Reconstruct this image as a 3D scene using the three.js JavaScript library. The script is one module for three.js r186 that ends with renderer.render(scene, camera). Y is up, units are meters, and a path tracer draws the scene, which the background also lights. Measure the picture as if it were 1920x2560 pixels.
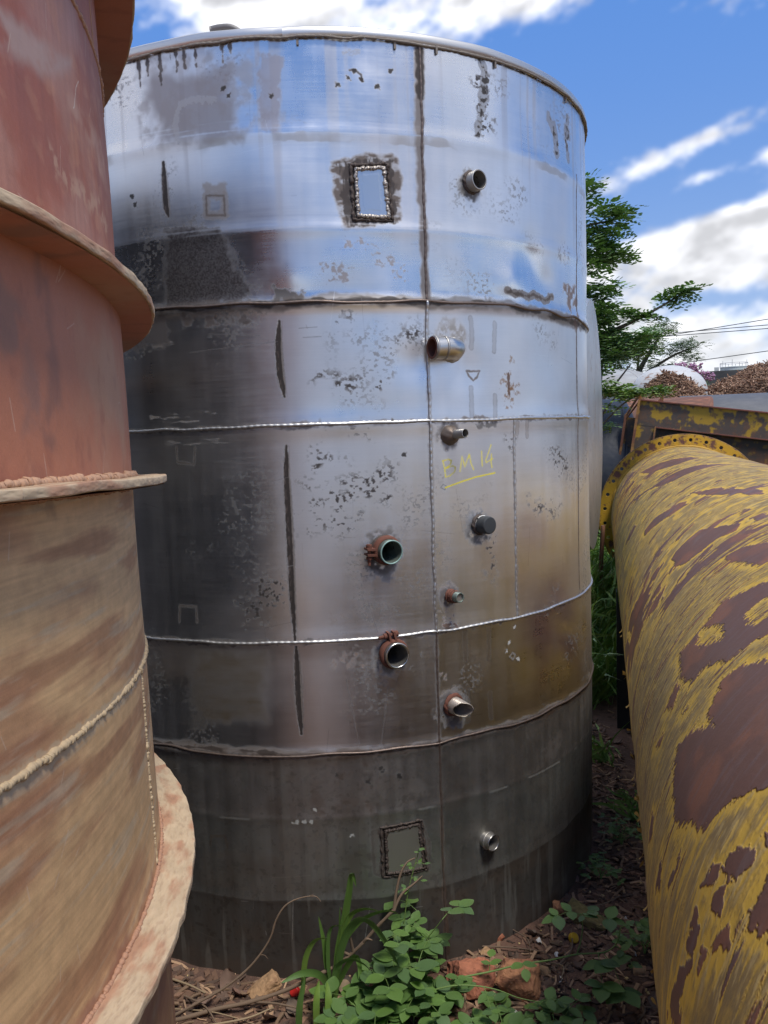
import * as THREE from 'three';
import { ConvexGeometry } from 'three/addons/geometries/ConvexGeometry.js';
import { mergeGeometries } from 'three/addons/utils/BufferGeometryUtils.js';

/* ---------- camera, sky, sun, exposure ---------- */
const scene = new THREE.Scene();
const camera = new THREE.PerspectiveCamera(63.98, 768 / 1024, 0.05, 1200);
{ // a hand-held phone: 5.7 degrees down, 2 degrees of roll, eye height 1.6 m
  const pitch = 0.0991, roll = -0.0354;
  const fw = new THREE.Vector3(0, -Math.sin(pitch), -Math.cos(pitch)), up = new THREE.Vector3(0, Math.cos(pitch), -Math.sin(pitch)), rt = new THREE.Vector3(1, 0, 0);
  const r = rt.clone().multiplyScalar(Math.cos(roll)).addScaledVector(up, Math.sin(roll));
  const u = up.clone().multiplyScalar(Math.cos(roll)).addScaledVector(rt, -Math.sin(roll));
  camera.position.set(0, 1.6, 0);
  camera.quaternion.setFromRotationMatrix(new THREE.Matrix4().makeBasis(r, u, fw.clone().negate()));
}
const renderer = new THREE.WebGLRenderer({ antialias: true });
renderer.setSize(768, 1024);
renderer.toneMapping = THREE.LinearToneMapping;
renderer.toneMappingExposure = 2.12;
renderer.shadowMap.enabled = true;
const SUN_AZ = 150, SUN_EL = 62, SUN_POWER = 1.5;
const D2R = Math.PI / 180;
const sunDir = new THREE.Vector3(Math.sin(SUN_AZ * D2R) * Math.cos(SUN_EL * D2R), Math.sin(SUN_EL * D2R), -Math.cos(SUN_AZ * D2R) * Math.cos(SUN_EL * D2R));
const sun = new THREE.DirectionalLight(new THREE.Color(1, 0.95, 0.87), SUN_POWER);
sun.position.copy(sunDir).multiplyScalar(40); sun.castShadow = true; sun.shadow.radius = 24;
sun.shadow.mapSize.set(2048, 2048); Object.assign(sun.shadow.camera, { left: -14, right: 14, top: 14, bottom: -14, near: 1, far: 90 });
scene.add(sun, sun.target);

/* ---------- seeded noise ---------- */
function rng(seed) { let a = seed >>> 0; return () => { a |= 0; a = a + 0x6D2B79F5 | 0; let t = Math.imul(a ^ a >>> 15, 1 | a); t = t + Math.imul(t ^ t >>> 7, 61 | t) ^ t; return ((t ^ t >>> 14) >>> 0) / 4294967296; }; }
const LAT = new Float32Array(65536); { const r = rng(7); for (let i = 0; i < 65536; i++) LAT[i] = r(); }
function N(x, y) { // value noise 0..1
  const xi = Math.floor(x), yi = Math.floor(y); let fx = x - xi, fy = y - yi; fx = fx * fx * (3 - 2 * fx); fy = fy * fy * (3 - 2 * fy);
  const x0 = xi & 255, x1 = (xi + 1) & 255, y0 = (yi & 255) << 8, y1 = ((yi + 1) & 255) << 8;
  const a = LAT[x0 + y0], b = LAT[x1 + y0], c = LAT[x0 + y1], d = LAT[x1 + y1];
  return a + (b - a) * fx + (c - a) * fy + (a - b - c + d) * fx * fy;
}
function fbm(x, y, o = 4) { let s = 0, a = 0.5, t = 0; for (let i = 0; i < o; i++) { s += a * N(x, y); t += a; x = x * 2.03 + 17.3; y = y * 2.01 + 5.7; a *= 0.5; } return s / t; }
function ridge(x, y, o = 4) { let s = 0, a = 0.5, t = 0; for (let i = 0; i < o; i++) { s += a * (1 - Math.abs(2 * N(x, y) - 1)); t += a; x = x * 2.07 + 3.1; y = y * 2.05 + 9.2; a *= 0.5; } return s / t; }
const clamp = (x, a = 0, b = 1) => x < a ? a : x > b ? b : x;
const ss = (a, b, x) => { const t = clamp((x - a) / (b - a)); return t * t * (3 - 2 * t); };
const lerp = (a, b, t) => a + (b - a) * t;
function polyDist(x, y, p) { // signed, negative inside
  let d = 1e9, ins = false;
  for (let i = 0, j = p.length - 1; i < p.length; j = i++) {
    const ax = p[j][0], ay = p[j][1], bx = p[i][0], by = p[i][1], ex = bx - ax, ey = by - ay, wx = x - ax, wy = y - ay;
    const t = clamp((wx * ex + wy * ey) / (ex * ex + ey * ey + 1e-12)), dx = wx - ex * t, dy = wy - ey * t;
    d = Math.min(d, dx * dx + dy * dy);
    if ((ay > y) !== (by > y) && x < (bx - ax) * (y - ay) / (by - ay) + ax) ins = !ins;
  }
  d = Math.sqrt(d); return ins ? -d : d;
}
function lineDist(x, y, p) { // [distance, parameter 0..1]
  let d = 1e9, q = 0;
  for (let i = 1; i < p.length; i++) {
    const ax = p[i - 1][0], ay = p[i - 1][1], ex = p[i][0] - ax, ey = p[i][1] - ay, t = clamp(((x - ax) * ex + (y - ay) * ey) / (ex * ex + ey * ey + 1e-12));
    const dd = Math.hypot(x - ax - ex * t, y - ay - ey * t); if (dd < d) { d = dd; q = (i - 1 + t) / (p.length - 1); }
  }
  LP.t = q; return d;
}
const LP = { t: 0 };

/* ---------- sky: air and clouds ---------- */
{
  const W = 2048, H = 1024, data = new Float32Array(W * H * 4);
  // where cloud is thick (+) or thin (-) in the part of the sky the camera looks at: azimuth, elevation, half sizes, slant, amount
  const spots = [[-7, 26.6, 6, 2.6, 0, .42], [9.5, 26.2, 5.5, 1.5, 0, .36], [23.5, 24, 4.5, 1.6, .4, .14], [20, 16.6, 7, .9, .27, .50], [22.5, 15.0, 7, .6, .2, .34], [24, 20.5, 3, .5, .3, .12],
    [20.5, 10.7, 6, 1.7, .1, .33], [25.5, 11.2, 3.5, 2.4, .2, .4], [24, 5.5, 6, 1.2, 0, .12], [20, 7.7, 2.6, .5, .1, -.15], [17, 20.5, 6, 2.6, 0, -.3], [21, 13.4, 4, .9, .1, -.18],
    [20, 19, 7, 5, .1, -.33], [19, 13.5, 6, 1.2, .2, -.22], [15.5, 13, 3, 3, 0, -.2], [22, 7.6, 5, .7, .05, -.16], [-15, 24, 4, 3, 0, -.22], [14, 23.2, 4, 1.5, 0, -.2], [17, 7.2, 1.2, .6, .2, .22], [21, 3, 9, 1.2, 0, .22], [-2.5, 22.7, 3, 1, 0, .1], [2, 24.5, 3, 1.2, 0, .2]];
  for (let j = 0; j < H; j++) for (let i = 0; i < W; i++) {
    const phi = ((i + .5) / W - .5) * 2 * Math.PI, th = ((j + .5) / H - .5) * Math.PI, ct = Math.cos(th);
    const x = Math.cos(phi) * ct, y = Math.sin(th), z = Math.sin(phi) * ct, k = (j * W + i) * 4;
    const e = Math.max(y, 0), el = th / D2R, az = Math.atan2(x, -z) / D2R;
    const h = Math.exp(-e * 5.5);
    let r = lerp(.052, .26, h), g = lerp(.154, .38, h), b = lerp(.43, .54, h);
    if (y > -.02) {
      const q = 1 / (e + .13), px = x * q, pz = z * q;
      let c = fbm(px * .85 + 4.2, pz * .85 + 1.7, 6) * .8 + fbm(px * 3.1, pz * 3.1 + 8, 4) * .2 + .05;
      for (const s of spots) { const dx = az - s[0], dy = el - s[1], u = (dx * Math.cos(s[4]) + dy * Math.sin(s[4])) / s[2], v = (dy * Math.cos(s[4]) - dx * Math.sin(s[4])) / s[3]; const f = u * u + v * v; if (f < 6) c += s[5] * Math.exp(-f * .8); }
      c += (fbm(az * .35 + 50, el * .9 - az * .2, 6) - .5) * .40 + (fbm(az * 1.1 + 20, el * 2.2 - az * .5, 5) - .5) * .26;
      const a = ss(.51, .82, c), thick = ss(.72, 1.0, c);
      const puff = fbm(az * .42 + 9, el * .9 - az * .12 + 3, 6), lit = lerp(.80, .40, clamp(.25 + thick * .35 - (puff - .5) * 2.6));
      r = lerp(r, lit * 1.0, a * .96); g = lerp(g, lit * 1.0, a * .96); b = lerp(b, lit * 1.03, a * .96);
      const haze = Math.exp(-e * 11) * .62; r = lerp(r, .50, haze); g = lerp(g, .53, haze); b = lerp(b, .56, haze);
    } else { r = .2; g = .19; b = .17; }
    data[k] = r * .8; data[k + 1] = g * .8; data[k + 2] = b * .8; data[k + 3] = 1;
  }
  const sky = new THREE.DataTexture(data, W, H, THREE.RGBAFormat, THREE.FloatType);
  sky.mapping = THREE.EquirectangularReflectionMapping; sky.magFilter = THREE.LinearFilter; sky.minFilter = THREE.LinearFilter; sky.wrapS = THREE.RepeatWrapping; sky.needsUpdate = true;
  scene.background = sky; scene.environment = sky;
}

/* ---------- helpers ---------- */
const taken = {};
function numbered(n) { const k = taken[n] = (taken[n] ?? -1) + 1; return k ? n + '_' + String(k).padStart(3, '0') : n; }
function thing(name, label, category, group) { const o = new THREE.Group(); o.name = numbered(name); o.userData = { label, category }; if (group) o.userData.group = group; scene.add(o); return o; }
function tag(o, label, category, group) { o.userData.label = label; o.userData.category = category; if (group) o.userData.group = group; return o; }
function mesh(name, geo, mat, parent) { const m = new THREE.Mesh(geo, mat); m.castShadow = m.receiveShadow = true; m.name = parent ? name : numbered(name); (parent || scene).add(m); return m; }
const V = (x, y, z) => new THREE.Vector3(x, y, z);
function mat(r, g, b, rough = .7, metal = 0, extra = {}) { return new THREE.MeshStandardMaterial({ color: new THREE.Color().setRGB(r, g, b), roughness: rough, metalness: metal, side: THREE.DoubleSide, ...extra }); }
const toS = v => v <= 0 ? 0 : v >= 1 ? 255 : 255 * (v < .0031308 ? v * 12.92 : 1.055 * Math.pow(v, 1 / 2.4) - .055);
class Sheet { // colour, roughness, metalness and relief painted together, over x0..x1, y0..y1 in metres
  constructor(w, h, x0, x1, y0, y1) { Object.assign(this, { w, h, x0, x1, y0, y1 }); const n = w * h; this.R = new Float32Array(n); this.G = new Float32Array(n); this.B = new Float32Array(n); this.ro = new Float32Array(n); this.me = new Float32Array(n); this.he = new Float32Array(n); }
  each(fn, bx = [this.x0, this.y0, this.x1, this.y1]) {
    const { w, h } = this, sx = (this.x1 - this.x0) / w, sy = (this.y1 - this.y0) / h;
    const i0 = clamp(Math.floor((bx[0] - this.x0) / sx), 0, w), i1 = clamp(Math.ceil((bx[2] - this.x0) / sx), 0, w), j0 = clamp(Math.floor((bx[1] - this.y0) / sy), 0, h), j1 = clamp(Math.ceil((bx[3] - this.y0) / sy), 0, h);
    for (let j = j0; j < j1; j++) { const y = this.y0 + (j + .5) * sy; for (let i = i0; i < i1; i++) fn(this.x0 + (i + .5) * sx, y, j * w + i); }
  }
  set(i, c, ro, me = 0, he = 0) { this.R[i] = c[0]; this.G[i] = c[1]; this.B[i] = c[2]; this.ro[i] = ro; this.me[i] = me; this.he[i] = he; }
  mix(i, t, c, ro, me, dh = 0) { if (t <= 0) return; if (t > 1) t = 1; this.R[i] += (c[0] - this.R[i]) * t; this.G[i] += (c[1] - this.G[i]) * t; this.B[i] += (c[2] - this.B[i]) * t; if (ro != null) this.ro[i] += (ro - this.ro[i]) * t; if (me != null) this.me[i] += (me - this.me[i]) * t; this.he[i] += dh * t; }
  poly(p, c, ro, me, { soft = .004, edge = .006, freq = 60, strength = 1, dh = 0, grain = null } = {}) {
    let a = 1e9, b = 1e9, d = -1e9, e = -1e9; const pad = soft + edge * 1.5; for (const q of p) { a = Math.min(a, q[0]); b = Math.min(b, q[1]); d = Math.max(d, q[0]); e = Math.max(e, q[1]); }
    this.each((x, y, i) => { const s = polyDist(x, y, p) + (fbm(x * freq, y * freq, 3) - .5) * 2 * edge; let t = ss(soft, -soft, s) * strength; if (t > 0 && grain) t *= grain(x, y); this.mix(i, t, c, ro, me, dh); }, [a - pad, b - pad, d + pad, e + pad]);
  }
  line(p, wd, c, ro, me, { soft = .002, edge = .001, freq = 120, strength = 1, dh = 0, taper = null, grain = null } = {}) {
    let a = 1e9, b = 1e9, d = -1e9, e = -1e9; const pad = wd + soft + edge * 1.5; for (const q of p) { a = Math.min(a, q[0]); b = Math.min(b, q[1]); d = Math.max(d, q[0]); e = Math.max(e, q[1]); }
    this.each((x, y, i) => { const dd = lineDist(x, y, p); const w2 = taper ? wd * taper(LP.t) : wd; const s = dd - w2 + (fbm(x * freq, y * freq, 3) - .5) * 2 * edge; let t = ss(soft, -soft, s) * strength; if (t > 0 && grain) t *= grain(x, y); this.mix(i, t, c, ro, me, dh); }, [a - pad, b - pad, d + pad, e + pad]);
  }
  material(bumpScale, extra = {}) {
    const { w, h } = this, n = w * h, col = new Uint8Array(n * 4), orm = new Uint8Array(n * 4), bmp = new Float32Array(n * 4);
    for (let i = 0; i < n; i++) { const k = i * 4; col[k] = toS(this.R[i]); col[k + 1] = toS(this.G[i]); col[k + 2] = toS(this.B[i]); col[k + 3] = 255; orm[k + 1] = clamp(this.ro[i]) * 255; orm[k + 2] = clamp(this.me[i]) * 255; orm[k + 3] = 255; bmp[k] = bmp[k + 1] = bmp[k + 2] = this.he[i]; bmp[k + 3] = 1; }
    const mk = (d, type, srgb) => { const t = new THREE.DataTexture(d, w, h, THREE.RGBAFormat, type); t.magFilter = t.minFilter = THREE.LinearFilter; t.wrapS = t.wrapT = extra.wrap || THREE.MirroredRepeatWrapping; if (srgb) t.colorSpace = THREE.SRGBColorSpace; t.needsUpdate = true; return t; };
    const o = mk(orm, THREE.UnsignedByteType); const { wrap, ...rest } = extra;
    return new THREE.MeshStandardMaterial({ map: mk(col, THREE.UnsignedByteType, true), roughnessMap: o, metalnessMap: o, roughness: 1, metalness: 1, bumpMap: bumpScale ? mk(bmp, THREE.FloatType) : null, bumpScale: bumpScale || 1, side: THREE.DoubleSide, ...rest });
  }
}
function geom(pos, idx, uv, nor) { const g = new THREE.BufferGeometry(); g.setAttribute('position', new THREE.Float32BufferAttribute(pos, 3)); if (uv) g.setAttribute('uv', new THREE.Float32BufferAttribute(uv, 2)); if (nor) g.setAttribute('normal', new THREE.Float32BufferAttribute(nor, 3)); g.setIndex(idx); if (!nor) g.computeVertexNormals(); return g; }
// a weld bead or stem: a tube along points, its radius given by a function of the length run
function tube(pts, rad, sides = 6, closed = false, cap = true) {
  const n = pts.length, pos = [], idx = [], uv = []; let run = 0; const T = V(0, 0, 0), A = V(0, 0, 0), B = V(0, 0, 0);
  let ref = null;
  for (let i = 0; i < n; i++) {
    const a = pts[closed ? (i - 1 + n) % n : Math.max(i - 1, 0)], b = pts[closed ? (i + 1) % n : Math.min(i + 1, n - 1)]; T.subVectors(b, a).normalize();
    if (!ref) { ref = Math.abs(T.y) < .9 ? V(0, 1, 0) : V(1, 0, 0); }
    A.copy(ref).addScaledVector(T, -ref.dot(T)).normalize(); ref = A.clone(); B.crossVectors(T, A);
    if (i) run += pts[i].distanceTo(pts[i - 1]); const r = typeof rad === 'function' ? rad(run, i / (n - 1)) : rad;
    for (let k = 0; k < sides; k++) { const t = k / sides * Math.PI * 2, c = Math.cos(t) * r, s = Math.sin(t) * r; pos.push(pts[i].x + A.x * c + B.x * s, pts[i].y + A.y * c + B.y * s, pts[i].z + A.z * c + B.z * s); uv.push(run, k / sides); }
  }
  const m = closed ? n : n - 1;
  for (let i = 0; i < m; i++) for (let k = 0; k < sides; k++) { const a = i * sides + k, b = i * sides + (k + 1) % sides, c = ((i + 1) % n) * sides + k, d = ((i + 1) % n) * sides + (k + 1) % sides; idx.push(a, b, c, b, d, c); }
  if (cap && !closed) for (const e of [0, n - 1]) { const c = pos.length / 3; pos.push(pts[e].x, pts[e].y, pts[e].z); uv.push(0, 0); for (let k = 0; k < sides; k++) idx.push(c, e * sides + k, e * sides + (k + 1) % sides); }
  return geom(pos, idx, uv);
}
function smooth(pts, n) { return new THREE.CatmullRomCurve3(pts.map(p => p.isVector3 ? p : V(...p))).getPoints(n); }
function lathe(profile, seg = 40) { return new THREE.LatheGeometry(profile.map(p => new THREE.Vector2(p[0], p[1])), seg); }
function box(w, h, d, x = 0, y = 0, z = 0) { const b = new THREE.BoxGeometry(w, h, d); b.translate(x, y, z); return b; }
function rough(g, amp, freq, seed = 0) { const p = g.attributes.position; for (let i = 0; i < p.count; i++) { const x = p.getX(i), y = p.getY(i), z = p.getZ(i); p.setXYZ(i, x + (N(y * freq + seed, z * freq) - .5) * amp, y + (N(x * freq + seed, z * freq + 7) - .5) * amp, z + (N(x * freq + 3, y * freq + seed) - .5) * amp); } g.computeVertexNormals(); return g; }

/* ---------- the stainless steel tank ---------- */
const TK = { x: -.2242, z: -3.2944, R: 1.0224, H: 2.64 };
const SA = .3705, SC = .6713; // vertical welds, metres round the shell
const dentList = [[.77, 2.10, .055, .07, -.010], [.955, 2.115, .05, .07, -.007], [.665, 2.02, .07, .045, .006], [.85, 2.04, .07, .05, -.007], [.29, 2.06, .09, .06, -.005], [.16, 2.07, .07, .06, .004], [.336, 1.79, .06, .05, -.006], [.50, 1.76, .06, .06, -.006], [.45, 1.83, .05, .06, -.004], [.01, 2.02, .08, .06, .004], [.74, 2.52, .1, .12, -.006], [.28, 2.24, .13, .12, -.006], [.62, 2.3, .12, .1, -.004], [-.1, 2.3, .15, .15, .004], [.9, 1.8, .1, .12, -.005], [.42, 2.5, .05, .14, .004], [.34, 1.02, .06, .04, -.003], [.85, 1.3, .14, .2, .004]];
function tankDisp(s, y) {
  let d = (fbm(s * 2.1 + 3, y * 1.7 + 1, 2) - .5) * .012 + (fbm(s * 5.5, y * 4.7 + 4, 2) - .5) * .0045 * ss(1.2, 2.1, y) + (N(s * 7, y * 3 + 30) - .5) * .0016;
  for (const q of dentList) { const u = (s - q[0]) / q[2], v = (y - q[1]) / q[3], f = u * u + v * v; if (f < 9) d += q[4] * Math.exp(-f); }
  for (const [h, a, w] of [[2.397, .0022, .02], [2.147, .002, .018], [1.952, .006, .018], [1.622, .003, .03], [1.0127, .003, .03], [.68, .005, .018], [.49, .0015, .012], [.24, .0015, .012]]) { const u = (y - h) / w; if (u * u < 9) d += a * Math.exp(-u * u) * (.6 + .8 * N(s * 4, h * 9)); }
  const u = (s - SA) / .02; if (u * u < 9) d += .003 * Math.exp(-u * u);
  return d;
}
const tankP = (s, y, off = 0) => { const r = TK.R + tankDisp(s, y) + off, t = s / TK.R; return V(r * Math.sin(t), y, r * Math.cos(t)); };
const steelTank = thing('steel_tank', 'tall weathered stainless steel tank with pipe stubs and yellow handwriting', 'tank');
steelTank.position.set(TK.x, 0, TK.z);
const tankSheet = new Sheet(2048, 2048, -1.45, 1.55, -.03, 2.67);
{
  const S = tankSheet; const dirtyMix = S.mix.bind(S); S.mix = (i, t, c, ro, me, dh) => { const k = me != null && me < .8 && c[0] < .5 ? .62 : 1; dirtyMix(i, t, k === 1 ? c : [c[0] * k, c[1] * k, c[2] * k], ro, me, dh); };
  const wob = (s, h) => h + (N(s * 9, h * 7) - .5) * .004;
  S.each((s, y, i) => {
    const big = fbm(s * 2.2 + 8, y * 2.2, 4), mid = fbm(s * 9, y * 9 + 2, 4), fine = N(s * 700, y * 700), brush = N(s * 14 + 4, y * 520), vert = fbm(s * 46, y * 2.2 + 3, 3), cloud = fbm(s * 24, y * 24 + 40, 3);
    let ro, tone = .74, warm = 0;
    if (y > wob(s, 2.397)) ro = .25 + .1 * mid; else if (y > wob(s, 2.147)) ro = .40; else if (y > 1.95) ro = .23 + .1 * mid; else if (y > 1.622) ro = .34; else if (y > 1.0127) ro = .37; else if (y > .68) ro = .36; else if (y > wob(s, .49)) ro = .42; else ro = .46;
    if (y > 1.013 && y < 1.622 && s > SA) ro += .02; if (s > SA && y > .68 && y < 1.013) ro -= .03;
    ro += (mid - .5) * .14 + (brush - .5) * .05 + (vert - .5) * .07 + (fine - .5) * .03;
    tone += (big - .5) * .12 + (brush - .5) * .03 + (vert - .5) * .05 + (fine - .5) * .02 + (cloud - .5) * .05;
    warm = ss(.45, .75, fbm(s * 3.1 + 20, y * 1.6 + 9, 4)) * .10;
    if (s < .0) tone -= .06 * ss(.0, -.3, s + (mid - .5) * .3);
    S.set(i, [tone, tone * (1 - warm * .45), tone * (1 - warm * .75)], ro, 1, (fine - .5) * .012 + (brush - .5) * .018 + (mid - .5) * .1);
    // pitted, dried-on scale: dendritic specks
    const d = fbm(s * 130, y * 150, 4), gate = ss(.56, .74, fbm(s * 6 + 60, y * 7 + 11, 3));
    S.mix(i, ss(.55, .66, d) * gate * .5, [.08, .066, .06], .42, .45);
    // run marks down from the top
    const run = ss(.6, .85, N(s * 60 + 3, y * 1.2)) * ss(2.2, 2.6, y + (N(s * 40, 3) - .5) * .5); S.mix(i, run * .3, [.34, .29, .27], .55, .8);
    if (y < .70) { // old film of dirt and soot on the lowest courses, with rusty blotches
      const f = ss(.70, .66, y + (N(s * 6, 4) - .5) * .01) * (.72 + .25 * fbm(s * 7 + 4, y * 9, 4)); S.mix(i, f * (s > SA ? 1 : .9), [.25, .235, .22], .5, .93);
      const rb = ss(.56, .72, fbm(s * 11 + 30, y * 13, 4)) * ss(.47, .52, y); S.mix(i, rb * .4, [.12, .075, .05], .7, .5);
    }
    if (y < .5) { const f = ss(wob(s, .495), wob(s, .485), y); S.mix(i, f * .5, [.30, .32, .30], .5, .93); }
    if (y < .27) { const e = .24 + (N(s * 11, 8) - .5) * .012, f = ss(e + .003, e - .003, y) * (.72 + .28 * fbm(s * 30, y * 4 + 5, 4)); S.mix(i, f * .95, [.07, .058, .05], .6, .5); }
    if (y < .69) { // drip marks, smears and specks on the lowest courses
      const dr = ss(.50, .68, fbm(s * 38 + 7, y * 1.6 + 2, 5)), sm = ss(.5, .7, fbm(s * 9 + 70, y * 14 + 5, 5)), sk = ss(.60, .70, fbm(s * 75, y * 75 + 9, 4));
      S.mix(i, dr * .38, [.115, .10, .088], .55, .82); S.mix(i, sm * .35, [.16, .12, .09], .6, .82); S.mix(i, sk * .4, [.07, .055, .045], .5, .6); S.mix(i, ss(.62, .75, fbm(s * 33 + 5, y * 3 + 40, 4)) * .3, [.42, .43, .40], .42, .95);
      S.ro[i] += (vert - .5) * .16 + (cloud - .5) * .12;
    }
    if (y < .12) S.mix(i, ss(.12, .0, y + (fbm(s * 30, y * 30, 3) - .5) * .12) * .7, [.09, .06, .042], .85, .05);
  });
  const brown = [.10, .08, .072], dk = [.062, .048, .043], rust = [.19, .085, .042];
  const gr = (f, a, b) => (x, y) => ss(a, b, fbm(x * f, y * f, 4));
  // dark oxidised panels left where lagging was fixed
  S.poly([[-.3577, 2.172], [-.20, 2.155], [-.17, 2.1], [-.125, 1.99], [-.1637, 1.956], [-.372, 1.959]], [.13, .112, .112], .5, .75, { soft: .012, edge: .02, freq: 40, strength: .92, grain: (x, y) => .8 + .3 * N(x * 300, y * 300) });
  S.line([[-.36, 2.17], [-.28, 2.163], [-.2, 2.155]], .008, [.10, .085, .085], .5, .6, { edge: .006, soft: .004, strength: .7 });
  S.poly([[-.3682, 2.5626], [-.1355, 2.5689], [-.1449, 2.4005], [-.3732, 2.4058]], [.27, .24, .235], .52, .85, { soft: .03, edge: .05, freq: 18, strength: .8 });
  S.poly([[-.42, 2.62], [-.1, 2.63], [.0, 2.4], [-.42, 2.4]], [.33, .29, .27], .5, .9, { soft: .02, edge: .05, freq: 22, strength: .6, grain: gr(30, .35, .65) });
  S.poly([[-.3174, 1.9391], [-.1299, 1.9272], [-.0988, 1.9024], [-.3197, 1.9051]], [.16, .12, .11], .6, .6, { soft: .006, edge: .012, strength: .85, grain: gr(50, .3, .55) });
  S.poly([[-.061, 2.6], [-.0012, 2.5867], [-.0212, 2.3981], [-.0712, 2.4006]], [.32, .27, .27], .5, .85, { soft: .006, edge: .014, strength: .6 });
  S.poly([[-.0563, 2.0059], [.0265, 1.9823], [.03, 1.958], [-.05, 1.954]], brown, .65, .5, { soft: .006, edge: .02, freq: 70, strength: .85, grain: gr(60, .35, .6) });
  S.poly([[-.6, 1.95], [-.37, 1.95], [-.37, 1.86], [-.6, 1.85]], [.2, .17, .165], .5, .8, { soft: .01, edge: .02, strength: .7 });
  for (const [a, b, c] of [[-.5, 1.86, .14], [-.44, 1.66, .2], [-.42, 1.645, .13], [-.4, 1.585, .2]]) S.line([[a, b], [a + c, b + .004]], .006, [.42, .36, .31], .6, .4, { edge: .008, freq: 60, strength: .55, grain: (x, y) => ss(.45, .7, fbm(x * 25, y * 160, 3)) });
  // tapered grinding / scale strips
  const tap = t => Math.pow(Math.sin(Math.PI * clamp(t, .03, .97)), .45);
  for (const p of [[[-.3517, 2.3507], [-.3516, 2.2875], [-.3509, 2.2321], [-.346, 2.2066]], [[-.0428, 1.9051], [-.0488, 1.8354], [-.0462, 1.7572], [-.0382, 1.7018]], [[-.0392, 1.5671], [-.0427, 1.4925], [-.0408, 1.385], [-.0405, 1.2764], [-.0416, 1.1344], [-.0398, 1.02]], [[-.0377, .9996], [-.0371, .9155], [-.0371, .8308], [-.0338, .7455]]]) {
    S.line(p, .0125, [.30, .25, .22], .55, .7, { taper: tap, edge: .003, freq: 90, soft: .003, strength: .6 });
    S.line(p, .0095, dk, .7, .15, { taper: tap, edge: .0025, freq: 110, dh: -.25, soft: .0015 });
    S.line(p.map(q => [q[0] + .0085, q[1]]), .0016, [.55, .5, .46], .4, 1, { taper: tap, strength: .8, edge: .001 });
    S.line(p.map(q => [q[0] - .004, q[1]]), .003, [.22, .17, .15], .7, .2, { taper: tap, edge: .003, strength: .6, grain: (x, y) => ss(.5, .62, fbm(x * 300, y * 90, 2)) });
  }
  // the welded-up manhole patches: burnt scale round the plates
  const up = [[.1826, 2.3002], [.2573, 2.3069], [.2673, 2.18], [.1865, 2.181]], upO = [[.1146, 2.3209], [.2213, 2.3455], [.2967, 2.3426], [.3101, 2.2998], [.3026, 2.173], [.2139, 2.1513], [.1454, 2.1436], [.1206, 2.224]];
  S.poly(upO, [.27, .22, .19], .6, .6, { soft: .006, edge: .006, strength: .85, grain: (x, y) => .45 + .75 * ss(.3, .6, fbm(x * 40, y * 70, 3)) });
  S.poly([[.132, 2.314], [.225, 2.332], [.287, 2.328], [.29, 2.165], [.20, 2.158], [.155, 2.155], [.136, 2.25]], brown, .7, .2, { soft: .004, edge: .014, freq: 60, strength: .95, grain: (x, y) => ss(.22, .5, fbm(x * 120, y * 35, 4)) });
  S.line([...up, up[0]], .015, [.035, .027, .024], .75, .05, { edge: .005, freq: 100, dh: -.3 });
  S.poly(up, [.56, .58, .60], .3, 1, { soft: .002, edge: .003 });
  const lo = [[.1981, .4359], [.2952, .4403], [.3078, .3075], [.1993, .3083]], loO = [[.1554, .4412], [.1956, .448], [.3076, .4511], [.3324, .3686], [.3271, .2975], [.1958, .2909], [.1592, .3108]];
  S.poly(loO, [.23, .2, .175], .6, .5, { soft: .004, edge: .005, strength: .8, grain: gr(40, .1, .5) });
  S.line([...loO, loO[0]], .004, [.10, .08, .065], .7, .3, { edge: .003, strength: .7 });
  S.line([[.178, .44], [.182, .38], [.178, .31]], .004, [.08, .06, .05], .7, .3, { edge: .004, strength: .8 });
  S.line([...lo, lo[0]], .0115, [.05, .034, .027], .8, .05, { edge: .004, freq: 100, dh: -.2 });
  S.poly(lo, [.40, .385, .35], .45, .85, { soft: .002, edge: .002 });
  const sq = [[-.2274, 2.249], [-.1769, 2.2445], [-.1769, 2.1929], [-.2305, 2.1974]];
  S.line([...sq, sq[0]], .011, [.42, .37, .33], .5, .8, { edge: .005, soft: .004, strength: .8 }); S.line([...sq, sq[0]], .003, [.24, .19, .16], .6, .6, { edge: .002, strength: .8 });
  S.poly([[-.235, 2.28], [-.17, 2.276], [-.172, 2.25], [-.23, 2.255]], [.42, .36, .31], .5, .8, { soft: .006, edge: .01, strength: .8 });
  for (const p of [[[-.3648, 1.5717], [-.3644, 1.5306], [-.3114, 1.5241], [-.3053, 1.5701]], [[-.3904, 1.067], [-.3869, 1.1158], [-.3316, 1.1152], [-.3308, 1.0699]], [[-.3316, .393], [-.3264, .4236], [-.2817, .4288], [-.2746, .3908]]]) { S.line(p, .0055, [.11, .08, .06], .5, .8, { edge: .003, strength: .4 }); S.line(p, .0025, [.07, .045, .03], .7, .3, { edge: .002, strength: .8 }); }
  // stains
  S.poly([[.0549, .9904], [.1369, .9854], [.1462, .9397], [.0583, .9426]], [.42, .20, .075], .6, .35, { soft: .012, edge: .03, freq: 45, strength: .75, grain: gr(60, .38, .68) });
  S.poly([[.06, 1.096], [.113, 1.09], [.112, 1.054], [.058, 1.057]], [.44, .25, .12], .5, .6, { soft: .012, edge: .02, strength: .5, grain: gr(60, .4, .7) });
  S.poly([[-.3416, .9839], [-.1328, .984], [-.1205, .7805], [-.3622, .7743]], [.25, .165, .065], .5, .7, { soft: .03, edge: .03, freq: 20, strength: .8, grain: (x, y) => .5 + .6 * fbm(x * 12, y * 50, 3) });
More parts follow.
